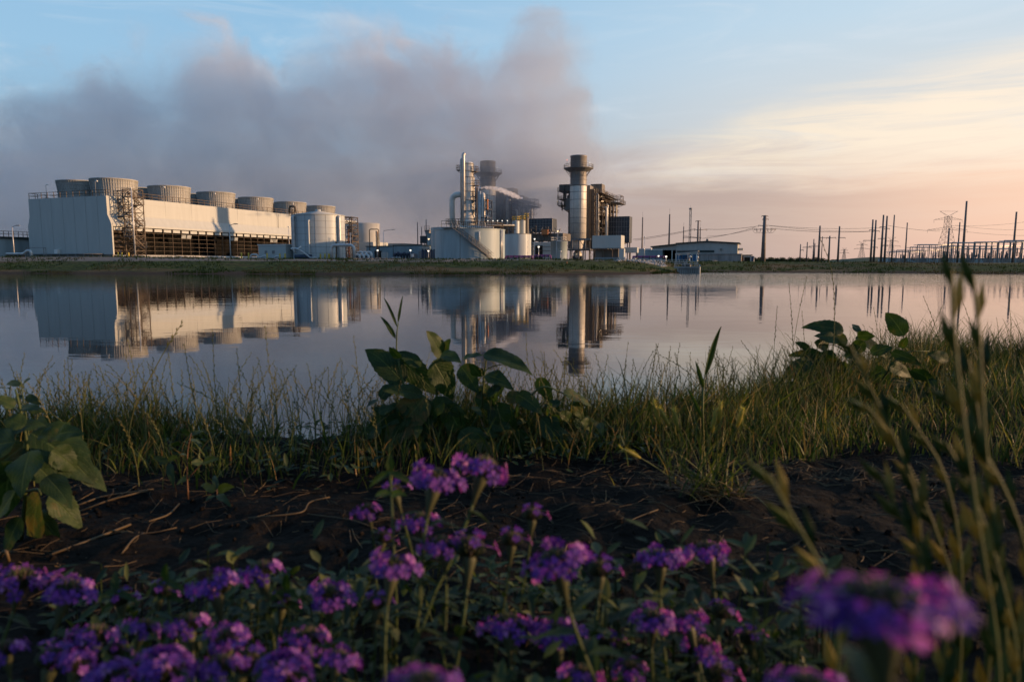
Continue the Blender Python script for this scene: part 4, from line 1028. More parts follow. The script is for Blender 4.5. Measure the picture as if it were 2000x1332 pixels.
# pump platform standing in the pond
D = 94.0; q = D / F
dk = thing('pump_platform', 'concrete pump platform on piles at the water edge below the workshop', 'platform', (P(1346, 510, D).x, D, 0), -R(4)); H = lambda y: P(1000, y, D).z
MB().box(-21 * q, 19 * q, 0, 3.2, H(524.5), H(521)).build('deck', M['conc'], dk)
s_ = MB()
for k in range(10): x = (-20 + k * 4.2) * q; s_.box(x - .12, x + .12, .1, .4, -.6, H(524.6))
s_.box(-20 * q, 18.5 * q, .45, .6, -.5, H(526)); s_.build('piles', M['conc'], dk)
s_ = MB(); rail(s_, [(-21 * q, 3.0, H(521)), (-21 * q, .1, H(521)), (19 * q, .1, H(521)), (19 * q, 3.0, H(521))], .7, .9, .05); s_.build('railing', M['galv'], dk)
MB().lathe([(.14, 0), (.14, .9)], 8, cx=21 * q, cy=.3).build('gauge_post', M['siding'], dk); MB().box(20 * q, 22 * q, .1, .5, .9, 1.15).build('gauge_box', M['white'], dk)
for x, rr in ((-6, .3), (0, .22), (4, .26)): MB().lathe([(rr, H(521)), (rr, H(516)), (0, H(514))], 10, cx=x * q, cy=1.5).build('pump', M['casing'], dk)
for px_, y1, lb in ((1348, 501, 'taller white lamp post standing on the pump platform'), (1362, 502, 'white lamp post at the right end of the pump platform')):
    o = thing('platform_lamp', lb, 'lamp', (P(px_, 510, 95.5).x, 95.5, H(521)), 0, 'pump platform lamps')
    hh_ = P(1000, y1, 95.5).z - H(521); MB().tube([(0, 0, 0), (0, 0, hh_)], .045, 6).build('pole', M['galv'], o); MB().lathe([(.06, hh_ + .1), (.2, hh_ - .05), (.17, hh_ - .12), (0, hh_ - .1)], 10).build('lamp_shade', M['white'], o)
fn = thing('guard_rail', 'low grey guard rail left of the pump platform', 'railing', (P(1312, 512, 110).x, 110, zg(P(1312, 512, 110)) - .05), 0)
s_ = MB(); rail(s_, [(-2.2, 0, 0), (2.4, 0, 0)], .55, .6, .05); s_.build('rails', M['galv'], fn)
MB().box(-3.2, 2.6, .2, .4, -.2, .22).build('kerb_wall', M['conc'], fn)
mk = thing('marker_post', 'short dark marker post with orange foot on the grass bank', 'post', (P(1107, 523, 88).x, 88, far_z(P(1107, 523, 88).x, 88) - .05), 0)
MB().tube([(0, 0, 0), (.05, 0, 1.35)], .035, 6).build('post', M['pole'], mk); MB().tube([(0, 0, 0), (0, 0, .35)], .05, 6).build('foot', M['orange'], mk)
mk = thing('marker_post', 'dark marker post on the bank before the cooling tower corner', 'post', (P(237, 512, 108).x, 108, far_z(P(237, 512, 108).x, 108) - .05), 0)
MB().tube([(0, 0, 0), (0, 0, 1.15)], .05, 6).build('post', M['navy'], mk)
# shoreline boulders
random.seed(9); s_ = MB(); s2 = MB()
def rock(mb, x, y, z, r):
    bm = bmesh.new(); bmesh.ops.create_icosphere(bm, subdivisions=1, radius=r)
    sx, sy, sz = random.uniform(.7, 1.3), random.uniform(.7, 1.2), random.uniform(.5, .8); o_ = Vector((random.random() * 9,) * 3)
    mb.add([(x + v.co.x * sx * (1 + .4 * mn.noise(v.co * 2 / r * .5 + o_)), y + v.co.y * sy, z + v.co.z * sz) for v in bm.verts], [tuple(v.index for v in f.verts) for f in bm.faces]); bm.free()
for k in range(520):
    u = random.random(); px_ = 1205 + 95 * u; D_ = random.uniform(96, 116) + 4 * u; p = P(px_, 514, D_); rock(s_, p.x, D_, far_z(p.x, D_) + .02, random.uniform(.12, .34))
tag(s_.build('rubble', M['conc']), 'slope of loose grey boulders beside the pump platform', kind='stuff')
for k in range(700):
    px_ = random.uniform(668, 990); D_ = random.uniform(101, 108); p = P(px_, 508, D_); rock(s2, p.x, D_, far_z(p.x, D_) + .05, random.uniform(.10, .26))
tag(s2.build('rubble', M['casing']), 'low ridge of dark stones along the yard edge', kind='stuff')
# ================================================================== poles, pylons, switchyard
def pole(px0, y0, px1, y1, D, r, label, rod=0, group='steel line poles', arms=(), name='steel_pole', cat='pole'):
    p = P(px0, y0, D); top = P(px1, y1, D)
    o = thing(name, label, cat, (p.x, p.y, min(p.z, far_z(p.x, p.y)) - .2), 0, group)
    tz = top.z - o.location.z
    q = D / F
    MB().tube([(0, 0, 0), (0, 0, tz)], r, 10, rad=[r, r * .62]).build('shaft', M['pole'], o)
    if rod: MB().tube([(0, 0, tz), (0, 0, tz + rod * q)], .04, 5).build('lightning_rod', M['steel'], o)
    for dyp, xa_, xb_, rise in arms:
        s_ = MB(); z = tz - dyp * q
        s_.tube([(xa_ * q, 0, z + (rise * q if xa_ < 0 else 0)), (0, 0, z), (xb_ * q, 0, z + (rise * q if xb_ > 0 else 0))], .12, 6)
        for xx in (xa_, xb_):
            if abs(xx) > 2: s_.tube([(xx * q, 0, z + rise * q * (1 if xx else 0)), (xx * q, 0, z - 2.2 * q)], .07, 5)
        s_.build('cross_arm', M['pole'], o)
    return o
LP = 'lightning poles around the plant'
pole(1254, 484, 1254, 425, 240, .30, 'lightning pole standing just right of the larger filter house', 10, LP)
pole(1306.5, 480, 1308, 419, 250, .36, 'lightning pole rising left of the workshop roof', 11, LP)
pole(1334.5, 477, 1335.5, 443, 260, .26, 'shorter lightning pole over the workshop bay step', 8, LP)
pole(1367, 476, 1368, 445, 250, .26, 'short pole just right of the H-frame pole', 9, LP)
for k, (a, y1, lb) in enumerate(((816, 434, 'thin mast left of the hopper house'), (824, 443, 'shortest thin mast by the hopper house'), (833, 429, 'tallest thin mast over the hopper house'))):
    pole(a, 482, a, y1, 240, .22, lb, 0, 'thin masts by the hopper')
mm = plant('radio_mast', 'slender lattice radio mast behind the workshop', 'mast', 1346, 300, rz=0)
s_ = MB(); hh_ = ht(408, 300, mm); lattice(s_, .7, .7, 0, hh_, 1.0, .07); s_.bar((0, 0, hh_), (0, 0, hh_ + 1.5), .06); s_.build('lattice', M['steel'], mm)
MB().lathe([(.7, hh_ - .3), (.7, hh_ + .3), (0, hh_ + .4)], 8).build('antenna', M['steel'], mm)
ARM = [(1, -5, 6, 0), (8, -4, 6, 1), (20, -6, 8, 1.5), (28, -10, 5, -1)]
pole(1362.5, 476, 1363, 431, 250, .42, 'H-frame pole behind the workshop ridge', 0, arms=[(1, -5, 5, 0), (18, -7, 17, 1), (33, -27, 6, 1)])
pole(1490, 516, 1493, 421, 235, .80, 'thickest pole with many arms and jumper loops right of the workshop', 0, arms=[(1, -6, 6, 0), (7, -4, 7, 0), (20, -12, 5, 1), (26, -20, 22, -1)])
for a, y0, b, y1, r_, lb, arms in (
    (1562, 513, 1563, 477, .25, 'small pole furthest left in the switchyard line', [(12, 0, 6, 1)]),
    (1575, 513, 1576, 473, .25, 'second small pole with double arms', [(10, -8, 8, 0)]),
    (1587.5, 513, 1588, 467, .25, 'third small pole of the leftmost cluster', [(14, -9, 9, 0)]),
    (1590, 510, 1590, 475, .22, 'thin pole touching the third small one', []),
    (1598, 514, 1601, 441, .42, 'tall pole behind the long drooping grass head', [(23, 0, 18, 0)]),
    (1604, 510, 1604, 462, .18, 'thin pole just behind the tall one', []),
    (1618, 514, 1619.5, 461, .36, 'mid height pole with arms between two taller ones', [(4, -6, 12, 1)]),
    (1636, 514, 1640, 442, .40, 'tall bare pole right of the mid height one', [(22, -2, 12, 0)]),
    (1700, 514, 1704, 429, .40, 'left pole of the shorter twin pair', [(20, -6, 6, 0), (40, -16, 4, 0)]),
    (1706, 514, 1710, 430, .40, 'right pole of the shorter twin pair', [(21, -4, 8, 0), (52, -6, 6, 0)]),
    (1720, 515, 1725.5, 420, .42, 'left pole of the taller twin pair', [(23, -6, 8, 0), (45, -8, 6, 0)]),
    (1727, 515, 1731, 422, .42, 'right pole of the taller twin pair', [(24, -4, 6, 0), (56, -5, 5, 0)]),
    (1741, 515, 1749, 420, .32, 'slim tall pole right of the twin pairs', []),
    (1767, 515, 1771.5, 435, .28, 'slim pole before the leftmost gantries', []),
    (1849, 516, 1854, 446, .40, 'thick shorter pole below the big pylon', []),
    (1869, 514, 1874, 434, .30, 'slim pole right of the big pylon', []),
    (1879, 517, 1888.5, 393, .50, 'tallest leaning pole in the switchyard', []),
    (1977, 517, 1985, 414, .46, 'tall pole nearest the right edge of the switchyard', [])):
    dx_ = 0
    pole(a, y0, b, y1, 250, r_, lb, 0, arms=arms)

def pylon(px, ytop, ybase, D, label, w=1.0):
    p = P(px, ybase, D); o = thing('lattice_pylon', label, 'pylon', (p.x, p.y, min(p.z, 1.2)), 0, 'lattice pylons'); q = D / F
    Z = lambda y: P(px, y, D).z - o.location.z
    hgt = ybase - ytop; t_ = .085 * w * max(1, q / .35)
    s_ = MB(); n = 9
    z0, z1 = 0, Z(ytop + hgt * .10); b0, b1 = hgt * .16 * q, hgt * .045 * q
    def c(f, i): b = b0 + (b1 - b0) * min(1, f * 1.25); return Vector(((-b, b, b, -b)[i], (-b, -b, b, b)[i], z0 + (z1 - z0) * f))
    for k in range(n):
        f, g_ = k / n, (k + 1) / n
        for i in range(4):
            s_.bar(c(f, i), c(g_, i), t_); j = (i + 1) % 4
            s_.bar(c(f, i), c(g_, j), t_ * .6); s_.bar(c(f, j), c(g_, i), t_ * .6); s_.bar(c(g_, i), c(g_, j), t_ * .6)
    s_.build('tower', M['pole'], o)
    for fy, L, up in ((.10, .17, 1), (.40, .33, 0), (.10, .0, 0)):
        if not L: continue
        s_ = MB(); z = Z(ytop + hgt * fy * .9); L *= hgt * q * 1.9
        if up:
            for sg in (-1, 1):
                s_.bar((0, 0, z), (sg * L * .55, 0, Z(ytop)), t_); s_.bar((sg * b1, 0, z + .2), (sg * L * .5, 0, Z(ytop)), t_ * .7)
            s_.bar((-L * .55, 0, Z(ytop)), (L * .55, 0, Z(ytop)), t_); z = Z(ytop + hgt * .16)
        for sg in (-1, 1):
            s_.bar((0, 0, z), (sg * L * (.85 if up else .62), 0, z - .3), t_); s_.bar((0, 0, z + hgt * .05 * q), (sg * L * (.85 if up else .62), 0, z - .3), t_)
            for k in range(5):
                x = sg * L * (.85 if up else .62) * k / 5; s_.bar((x, 0, z), (x + sg * L * .1, 0, z + hgt * .05 * q * (1 - k / 5)), t_ * .6)
            s_.bar((sg * L * (.85 if up else .62), 0, z - .3), (sg * L * (.85 if up else .62), 0, z - .3 - hgt * .06 * q), t_ * .7)
        s_.build('cross_arm', M['pole'], o)
    return o
pylon(1846, 413, 512, 560, 'big lattice pylon with two broad arms behind the switchyard', 1.5)
pylon(1682, 472, 511, 1100, 'small distant lattice pylon left of the twin poles', 1.1)
pylon(1739, 464, 511, 1100, 'small distant lattice pylon right of the twin poles', 1.1)
pylon(1648, 485, 510, 1500, 'faintest distant lattice pylon beside the dark trees', 1.1)

# line wires: one thing per span
def wire(a, b, sag, label, t_=.10, n=14):
    pts_ = [Vector(a).lerp(Vector(b), k / n) - Vector((0, 0, sag * 4 * (k / n) * (1 - k / n))) for k in range(n + 1)]
    o = MB().tube([p - pts_[0] for p in pts_], t_ / 2, 4, cap=False).build('power_line', M['wire'], loc=pts_[0])
    return tag(o, label, 'cable', 'power lines')
def W2(x0, y0, x1, y1, sag, lb, D=245, t_=.10): wire(P(x0, y0, D), P(x1, y1, D + 3), sag * D / F, lb, t_)
W2(1236, 468, 1358, 447, 1.5, 'cable from the larger filter house up to the H-frame pole', t_=.13)
W2(1240, 470, 1356, 449, 1.5, 'lower twin cable towards the H-frame pole')
W2(1378, 448, 1480, 442, 2.5, 'upper cable between the H-frame and the thickest pole', t_=.13)
W2(1335, 461, 1370, 465, 0, 'short cable between the two short poles', t_=.13)
W2(1372, 466, 1475, 444, 3, 'lower rising cable right of the H-frame pole', t_=.13)
W2(1380, 462, 1478, 446, 3, 'faint lowest cable right of the H-frame pole')
W2(1502, 441, 1700, 452, 3.5, 'upper cable between the thickest pole and the twin poles')
W2(1505, 446, 1706, 452, 4, 'lower cable between the thickest pole and the twin poles', t_=.13)
W2(1495, 440, 1722, 445, 4, 'topmost cable over the small pole cluster')
for k, (x, sx) in enumerate(((1486, -1), (1500, 1), (1478, -1), (1506, 1))):
    s_ = MB(); c_ = P(x, 446, 234); w_ = 1.1
    s_.tube([(w_ * cos(a) * 1.3, 0, -abs(w_ * sin(a) * 1.5)) for a in [pi * i / 10 for i in range(11)]], .04, 4, cap=False)
    s_.tube([(0, 0, 0), (0, 0, -1.3)], .07, 5)
    tag(s_.build('jumper_loop', M['wire'], loc=c_), ('jumper loop hanging %s on the thickest pole' % ('close in before its left arm', 'close in before its right arm', 'at the tip of its left arm', 'at the tip of its right arm')[k]), 'jumper', 'jumper loops')
W2(1731, 440, 1835, 452, 2, 'faint cable between the twin poles and the big pylon')
W2(1854, 441, 2040, 428, 5, 'upper faint cable right of the big pylon', 520, .14)
W2(1866, 440, 2040, 447, 5, 'middle faint cable right of the big pylon', 520, .14)
W2(1858, 449, 2040, 460, 4, 'lowest faint cable right of the big pylon', 520, .14)

# switchyard gantries
def gantry(px0, px1, ytop, ybase, D, label, step=11):
    o = thing('gantry', label, 'gantry', (P((px0 + px1) / 2, ybase, D).x, D, far_z(P(px0, ybase, D).x, D) - .1), 0, 'switchyard gantries'); q = D / F
    hw_ = (px1 - px0) * q / 2; z = P(1000, ytop, D).z - o.location.z; z2 = z * .62
    n = max(2, int((px1 - px0) / step)); t_ = .22
    s_ = MB(); s_.tube([(-hw_, 0, z), (hw_, 0, z)], .17, 6); s_.tube([(-hw_, 2.5, z - .12), (hw_, 2.5, z - .12)], .12, 6); s_.build('bus_beam', M['galv'], o)
    s_ = MB()
    for k in range(n + 1):
        x = -hw_ + k * 2 * hw_ / n; s_.bar((x, 0, 0), (x, 0, z), t_ if k % 2 == 0 else t_ * .6)
        if k % 2: s_.bar((x, 2.5, 0), (x, 2.5, z - .2), .12)
    s_.build('posts', M['steel'], o)
    s_ = MB(); random.seed(int(px0) + int(D))
    for k in range(n):
        x = -hw_ + (k + random.uniform(.2, .8)) * 2 * hw_ / n; zz_ = random.uniform(.35, .78) * z
        s_.tube([(x, -.4, zz_ * .45), (x, -.4, zz_)], random.uniform(.10, .22), 6)
        if k % 3 == 0: s_.bar((x - 1.3, -.4, zz_), (x + 1.3, -.4, zz_), .12)
    s_.build('insulators', M['pole'], o)
    return o
for a in ((1958, 2060, 470, 517, 225, 'nearest tall gantry at the frame edge of the switchyard'), (1900, 2040, 473, 516, 236, 'gantry right behind the tall edge pole'),
          (1856, 1956, 474, 516, 244, 'gantry behind the tallest leaning pole'), (1842, 1990, 481, 516, 256, 'low beamed gantry behind the thick short pole'),
          (1790, 1860, 478, 515, 262, 'gantry left of the big pylon base'), (1776, 1880, 483, 515, 272, 'gantry behind the slim pole before the pylon'),
          (1750, 1840, 489, 515, 285, 'short gantry near the middle of the yard'), (1736, 1800, 492, 514, 300, 'lowest gantry beside the slim tall pole'), (1880, 2060, 486, 516, 275, 'deep low gantry across the far yard')):
    gantry(*a)
for k, (px_, y1, lb) in enumerate(((1763, 498, 'transformer among the leftmost gantries'), (1800, 497, 'transformer left of the pylon base'), (1842, 499, 'transformer beside the thick short pole'), (1893, 498, 'transformer right of the tallest pole'), (1930, 499, 'transformer in the middle of the right half of the yard'), (1962, 497, 'transformer left of the tall edge pole'), (1995, 499, 'transformer at the frame edge'))):
    o = plant('transformer', lb, 'transformer', px_, 262, 'switchyard transformers', rz=0); h = ht(y1, 262, o) * .6
    MB().box(-1.4, 1.4, -.8, .8, .2, h).build('tank', M['steel'], o)
    for x in (-.9, 0, .9): MB().lathe([(.16, h), (.22, h + .3), (.14, h + .6), (.2, h + .9), (.06, h + 1.3)], 8, cx=x).build('bushing', M['pole'], o)
    MB().box(1.45, 2.1, -.7, .7, .5, h - .2).build('radiator', M['tankgrey'], o)
o, wd, h = block('control_house', 'long low grey control building behind the gantries', 'building', 1735, 1990, 505, 300, 8, 'tankgrey', 'steel', rz=0)

# far woods and mound
random.seed(4); s_ = MB()
def clump(mb, x, y, z, r, n, lw):
    for k in range(n):
        th, ph = random.uniform(0, 2 * pi), math.acos(random.uniform(-.2, 1)); rr = r * random.uniform(.55, 1.05)
        c = Vector((x + rr * sin(ph) * cos(th), y + rr * sin(ph) * sin(th), z + rr * cos(ph) * .9)); d = Vector([random.gauss(0, 1) for _ in range(3)]).normalized(); e = d.orthogonal().normalized()
        mb.add([c + d * lw, c + e * lw * .7, c - d * lw, c - e * lw * .7], [(0, 1, 2, 3)])
M['leafdark'] = mat('dark_foliage', (.030, .038, .016), .8, var=.4, scale=.3, spec=.1)
D = 900.0; q = D / F
for k in range(330):
    px_ = random.choice((random.uniform(1452, 1632), random.uniform(1452, 1600), random.uniform(1634, 1662), random.uniform(1740, 2040)))
    hgt = 10 * q * random.uniform(.55, 1.15) * (1 - .45 * sstep(1590, 1662, px_)) * (.8 if px_ > 1700 else 1)
    x = P(px_, 510, D).x; y = D + random.uniform(-40, 40)
    for j in range(3): clump(s_, x + random.uniform(-3, 3), y, far_z(x, y) + hgt * (.15 + .25 * j), hgt * .42, 36, .75)
tag(s_.build('treeline', M['leafdark']), 'dark distant treeline along the field horizon', kind='stuff')
M['meadow'] = mat('meadow', (.06, .065, .03), .9, var=.3, scale=.02)
s_ = MB(); c_ = P(1700, 511, 600); n = 24
s_.add([(c_.x + 95 * (i / n - .45) * 1.2, 600 + (j - 3) * 18, .6 + 6.0 * max(0, sin(pi * i / n)) ** 1.2 * max(0, cos((j - 3) / 3 * pi / 2))) for j in range(7) for i in range(n + 1)], [(j * (n + 1) + i, j * (n + 1) + i + 1, (j + 1) * (n + 1) + i + 1, (j + 1) * (n + 1) + i) for j in range(6) for i in range(n)], True)
tag(s_.build('hill', M['meadow']), 'long low grassy mound beyond the twin poles', kind='structure')
# ================================================================== near bank
def edge_d(x): return 1.92 + .12 * mn.noise(Vector((x * 1.3, 0, 7))) + .20 * sstep(-.4, .5, x) + 1.25 * sstep(.35, 2.6, x)
def near_z(x, y, fine=True):
    e = edge_d(x); z = .90 + .03 * mn.noise(Vector((x * .9, y * .9, 3)))
    z -= max(0, y - e) ** 1.0 * .62 * sstep(-.1, .35, y - e)
    if y < .3: z -= .0
    if fine: z += .016 * mn.noise(Vector((x * 9, y * 9, 1))) + .012 * mn.noise(Vector((x * 27, y * 27, 4))) + .004 * abs(mn.noise(Vector((x * 60, y * 60, 4))))
    return max(z, -.5)
gx = [-60, -30, -15, -8, -5, -3.5] + [-2.6 + i * .022 for i in range(255)] + [3.2, 3.8, 5, 8, 15, 30, 60]
gy = [-12, -6, -3, -1, -.2] + [.05 + i * .022 for i in range(180)] + [4.1, 4.3, 4.6, 5.0, 5.6]
g = MB(); nx = len(gx)
g.add([(x, y, near_z(x, y)) for y in gy for x in gx], [(j * nx + i, j * nx + i + 1, (j + 1) * nx + i + 1, (j + 1) * nx + i) for j in range(len(gy) - 1) for i in range(nx - 1)], True)
m = bpy.data.materials.new('dark_clay_soil'); m.use_nodes = True; t = NT(m.node_tree); t.n.clear()
geo = t.new('ShaderNodeNewGeometry').outputs['Position']
a = t.noise(geo, 5, 6, .65); b = t.noise(geo, 46, 5, .7); v = t.new('ShaderNodeTexVoronoi', {0: t.mix(.12, geo, t.noise(geo, 8, 2, out=1)), 'Scale': 34.0}); 
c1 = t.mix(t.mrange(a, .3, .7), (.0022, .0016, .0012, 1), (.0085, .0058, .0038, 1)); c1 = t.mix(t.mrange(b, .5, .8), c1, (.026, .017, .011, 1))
hgt = t.math('ADD', t.math('MULTIPLY', b, 1.0), t.math('MULTIPLY', v.outputs[0], .6))
bs = t.new('ShaderNodeBsdfPrincipled', {'Base Color': c1, 'Roughness': .9}); bs.inputs['Specular IOR Level'].default_value = .10
bb = t.new('ShaderNodeBump', {'Height': hgt, 'Strength': .9, 'Distance': .012}); t.put(bs.inputs['Normal'], bb.outputs[0])
t.new('ShaderNodeOutputMaterial', {0: bs.outputs[0]})
SOIL = m
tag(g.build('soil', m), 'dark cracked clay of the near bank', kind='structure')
def G0(px, py, dz=0):
    """where the sight line of a photo pixel meets the near bank"""
    z = .9
    for _ in range(4):
        p = PZ(px, py, z + dz); z = near_z(p.x, p.y, False)
    return Vector((p.x, p.y, near_z(p.x, p.y) + dz))

cl_ = MB(); rc = random.Random(19)
for k in range(4200):
    y = rc.uniform(.75, 2.3); x = rc.uniform(-.85, .9) * y
    if mn.noise(Vector((x * 4, y * 4, 61))) < -.1 or y > edge_d(x) + .05: continue
    r_ = .0022 + .0075 * rc.random() ** 4; z = near_z(x, y); q_ = [Vector((rc.uniform(.7, 1.2), rc.uniform(.7, 1.2), rc.uniform(.5, .9))) for _ in range(1)][0]; a_ = rc.uniform(0, 1)
    cl_.add([(x + r_ * q_.x * cos(a_ + i * pi / 2.5) * rc.uniform(.8, 1.1), y + r_ * q_.y * sin(a_ + i * pi / 2.5), z - r_ * .2) for i in range(5)] + [(x + r_ * .5 * cos(a_ + .5 + i * 2.1), y + r_ * .5 * sin(a_ + .5 + i * 2.1), z + r_ * q_.z) for i in range(3)],
            [(0, 1, 5), (1, 2, 6, 5), (2, 3, 6), (3, 4, 7, 6), (4, 0, 5, 7), (5, 6, 7)])
tag(cl_.build('clods', SOIL), 'crumbs and clods of dark clay on the near bank', kind='stuff')

def vmat(name, stops, rough=.55, trans=.35, scale=6.0, spec=.3, tint=(1.25, 1.35, .55), vein=False, attr=None):
    m = bpy.data.materials.new(name); m.use_nodes = True; t = NT(m.node_tree); t.n.clear()
    geo = t.new('ShaderNodeNewGeometry'); co = t.new('ShaderNodeTexCoord').outputs['Object']
    if vein: fac = t.noise(co, scale, 5, .65, .3)
    else: fac = geo.outputs['Random Per Island']
    c = t.ramp(fac, stops)
    if vein:
        uv = t.new('ShaderNodeTexCoord').outputs['UV']; s = t.new('ShaderNodeSeparateXYZ', {0: uv}).outputs
        av = t.math('ABSOLUTE', t.math('SUBTRACT', s[1], .5))
        mid = t.mrange(av, .035, .005)
        ph = t.math('SUBTRACT', t.math('MULTIPLY', s[0], 9.0), t.math('MULTIPLY', av, 7.0))
        side = t.mrange(t.math('ABSOLUTE', t.math('SUBTRACT', t.math('FRACT', ph), .5)), .10, .0)
        vn = t.math('MAXIMUM', mid, t.math('MULTIPLY', side, .6))
        c = t.mix(t.math('MULTIPLY', vn, .35), c, (.16, .20, .07, 1))
    b = t.new('ShaderNodeBsdfPrincipled', {'Base Color': c, 'Roughness': rough}); b.inputs['Specular IOR Level'].default_value = spec
    if vein:
        bn = t.new('ShaderNodeBump', {'Height': t.math('SUBTRACT', t.noise(co, scale * 7, 3), vn), 'Strength': .5, 'Distance': .003}); t.put(b.inputs['Normal'], bn.outputs[0])
    tr = t.new('ShaderNodeBsdfTranslucent', {0: t.mix(1.0, c, tint + (1,), 'MULTIPLY')})
    mx = t.new('ShaderNodeMixShader', {0: trans, 1: b.outputs[0], 2: tr.outputs[0]})
    t.new('ShaderNodeOutputMaterial', {0: mx.outputs[0]})
    return m
g0, g1, g2 = (.014, .030, .006, 1), (.040, .066, .012, 1), (.10, .12, .024, 1)
VG = vmat('grass_blades', [(0, g0), (.45, g1), (.75, g2), (.88, (.24, .19, .06, 1)), (1, (.24, .12, .05, 1))])
VD = vmat('dry_grass', [(0, (.035, .022, .012, 1)), (.5, (.09, .06, .03, 1)), (1, (.21, .145, .07, 1))], trans=.2)
VS = vmat('seed_spikes', [(0, (.06, .08, .025, 1)), (.5, (.13, .14, .05, 1)), (1, (.22, .19, .08, 1))], trans=.4)
VL = vmat('broad_leaf', [(0, (.007, .017, .005, 1)), (.42, (.016, .036, .009, 1)), (.58, (.032, .058, .014, 1)), (.66, (.08, .065, .018, 1)), (1, (.11, .06, .025, 1))], vein=True, scale=14, trans=.36)
VLs = vmat('blotched_leaf', [(0, (.02, .035, .010, 1)), (.42, (.045, .065, .018, 1)), (.55, (.12, .085, .025, 1)), (1, (.16, .09, .04, 1))], vein=True, scale=26, trans=.35)
VW = vmat('small_weed_leaf', [(0, (.010, .022, .006, 1)), (.6, (.028, .046, .011, 1)), (.88, (.07, .09, .022, 1)), (1, (.13, .12, .04, 1))], trans=.35)
VST = mat('green_stem', (.050, .070, .016), .6, var=.3, scale=30)
VSTr = mat('reddish_stem', (.12, .06, .03), .6, var=.3, scale=30)
VP = vmat('violet_petals', [(0, (.055, .020, .18, 1)), (.5, (.115, .036, .27, 1)), (1, (.22, .065, .32, 1))], trans=.34, tint=(1.6, .7, 1.15), rough=.6, spec=.2)
VPp = vmat('magenta_petals', [(0, (.15, .04, .28, 1)), (.5, (.27, .08, .36, 1)), (1, (.48, .24, .48, 1))], trans=.36, tint=(1.5, .7, 1.1), rough=.6, spec=.2)
VB = vmat('calyx', [(0, (.025, .035, .012, 1)), (.6, (.06, .065, .025, 1)), (1, (.13, .07, .07, 1))], trans=.2)
VR = vmat('rye_spikes', [(0, (.025, .048, .010, 1)), (.5, (.075, .10, .020, 1)), (1, (.34, .26, .08, 1))], trans=.5)
FOX = vmat('foxtail_bristle', [(0, (.24, .22, .05, 1)), (1, (.50, .42, .12, 1))], trans=.5)

rnd = random.Random(31)
def blade(mb, base, tip, w, droop=.0, seg=4, side=None):
    base = Vector(base); tip = Vector(tip); ax = tip - base
    s = side or Vector((rnd.gauss(0, 1), rnd.gauss(0, .5), 0)).normalized()
    vs = []; bowl = Vector((ax.x, ax.y, 0)) * .5
    for i in range(seg + 1):
        f = i / seg; p = base + ax * f - bowl * (f * (1 - f)) * 1.2 + Vector((0, 0, -droop * f ** 3))
        ww = w * (1 - f ** 1.8) * (.65 + .35 * min(1, f * 4)) / 2
        if i < seg: vs += [p - s * ww, p + s * ww]
        else: vs += [p]
    fs = [(2 * i, 2 * i + 1, 2 * i + 3, 2 * i + 2) for i in range(seg - 1)] + [(2 * seg - 2, 2 * seg - 1, 2 * seg)]
    mb.add(vs, fs, True)
def bez(a, b, c, n=10):
    a, b, c = Vector(a), Vector(b), Vector(c)
    return [a * (1 - i / n) ** 2 + b * 2 * (i / n) * (1 - i / n) + c * (i / n) ** 2 for i in range(n + 1)]
def spike(mbs, mbh, pts, r, head, sl, n_sp, sw=.3):
    """a stalk along pts with alternate spikelets on its last 'head' share"""
    mbs.tube(pts, r, 5, rad=[r * (1 - .6 * i / (len(pts) - 1)) for i in range(len(pts))], cap=False)
    L = len(pts) - 1
    def at(f): i = min(int(f * L), L - 1); return pts[i].lerp(pts[i + 1], f * L - i), (pts[i + 1] - pts[i]).normalized()
    for k in range(n_sp):
        f = 1 - head + head * (k + .5) / n_sp; p, d = at(f)
        s = Vector((1, 0, 0)) if abs(d.x) < .8 else Vector((0, 0, 1)); s = (s - d * s.dot(d)).normalized(); s = Matrix.Rotation(.5, 3, d) @ s
        sg = 1 if k % 2 else -1; ln = sl * rnd.uniform(.8, 1.15) * (1 - .35 * k / n_sp)
        q = p + s * sg * r * .5; e = q + d * ln + s * sg * ln * sw
        o_ = d.cross(s) * ln * .13; m_ = q.lerp(e, .45); w2 = s * ln * .15
        mbh.add([q, m_ + w2, m_ + o_, m_ - w2, m_ - o_, e], [(0, 1, 2), (0, 2, 3), (0, 3, 4), (0, 4, 1), (5, 2, 1), (5, 3, 2), (5, 4, 3), (5, 1, 4)])

# ---------------------------------------------------------------- grass along the bank edge
gr = MB(); dg = MB(); ss = MB(); sh = MB()
for k in range(58000):
    x = rnd.uniform(-2.1, 3.6); e = edge_d(x)
    y = e + rnd.gauss(-.02, .14) if rnd.random() < .62 else e + rnd.uniform(-.34, .75)
    if x > .35 and rnd.random() < .6: y = e + rnd.uniform(-.55 - .55 * sstep(.9, 1.5, x), .35)
    dens = mn.noise(Vector((x * 2.4, y * 2.4, 9)))
    if rnd.random() > (.62 if x < .9 else 1.0) + dens: continue
    z = near_z(x, y, False); h = abs(rnd.gauss(.092, .042)) * (1.0 + .5 * dens) + .02
    h *= .95 + .35 * sstep(.4, 1.6, x)
    fr_ = e - y
    if fr_ > .18: h *= .6
    lean = Vector((rnd.gauss(0, .4), rnd.gauss(0, .35), 0)) * h
    mb = dg if rnd.random() < (.20 if x < .6 else .09) else gr
    blade(mb, (x, y, z - .005), Vector((x, y, z + h)) + lean, rnd.choice((rnd.uniform(.0014, .003), rnd.uniform(.0014, .003), rnd.uniform(.003, .006))) * (.75 if mb is dg else 1), rnd.uniform(0, .3) * h, 4)
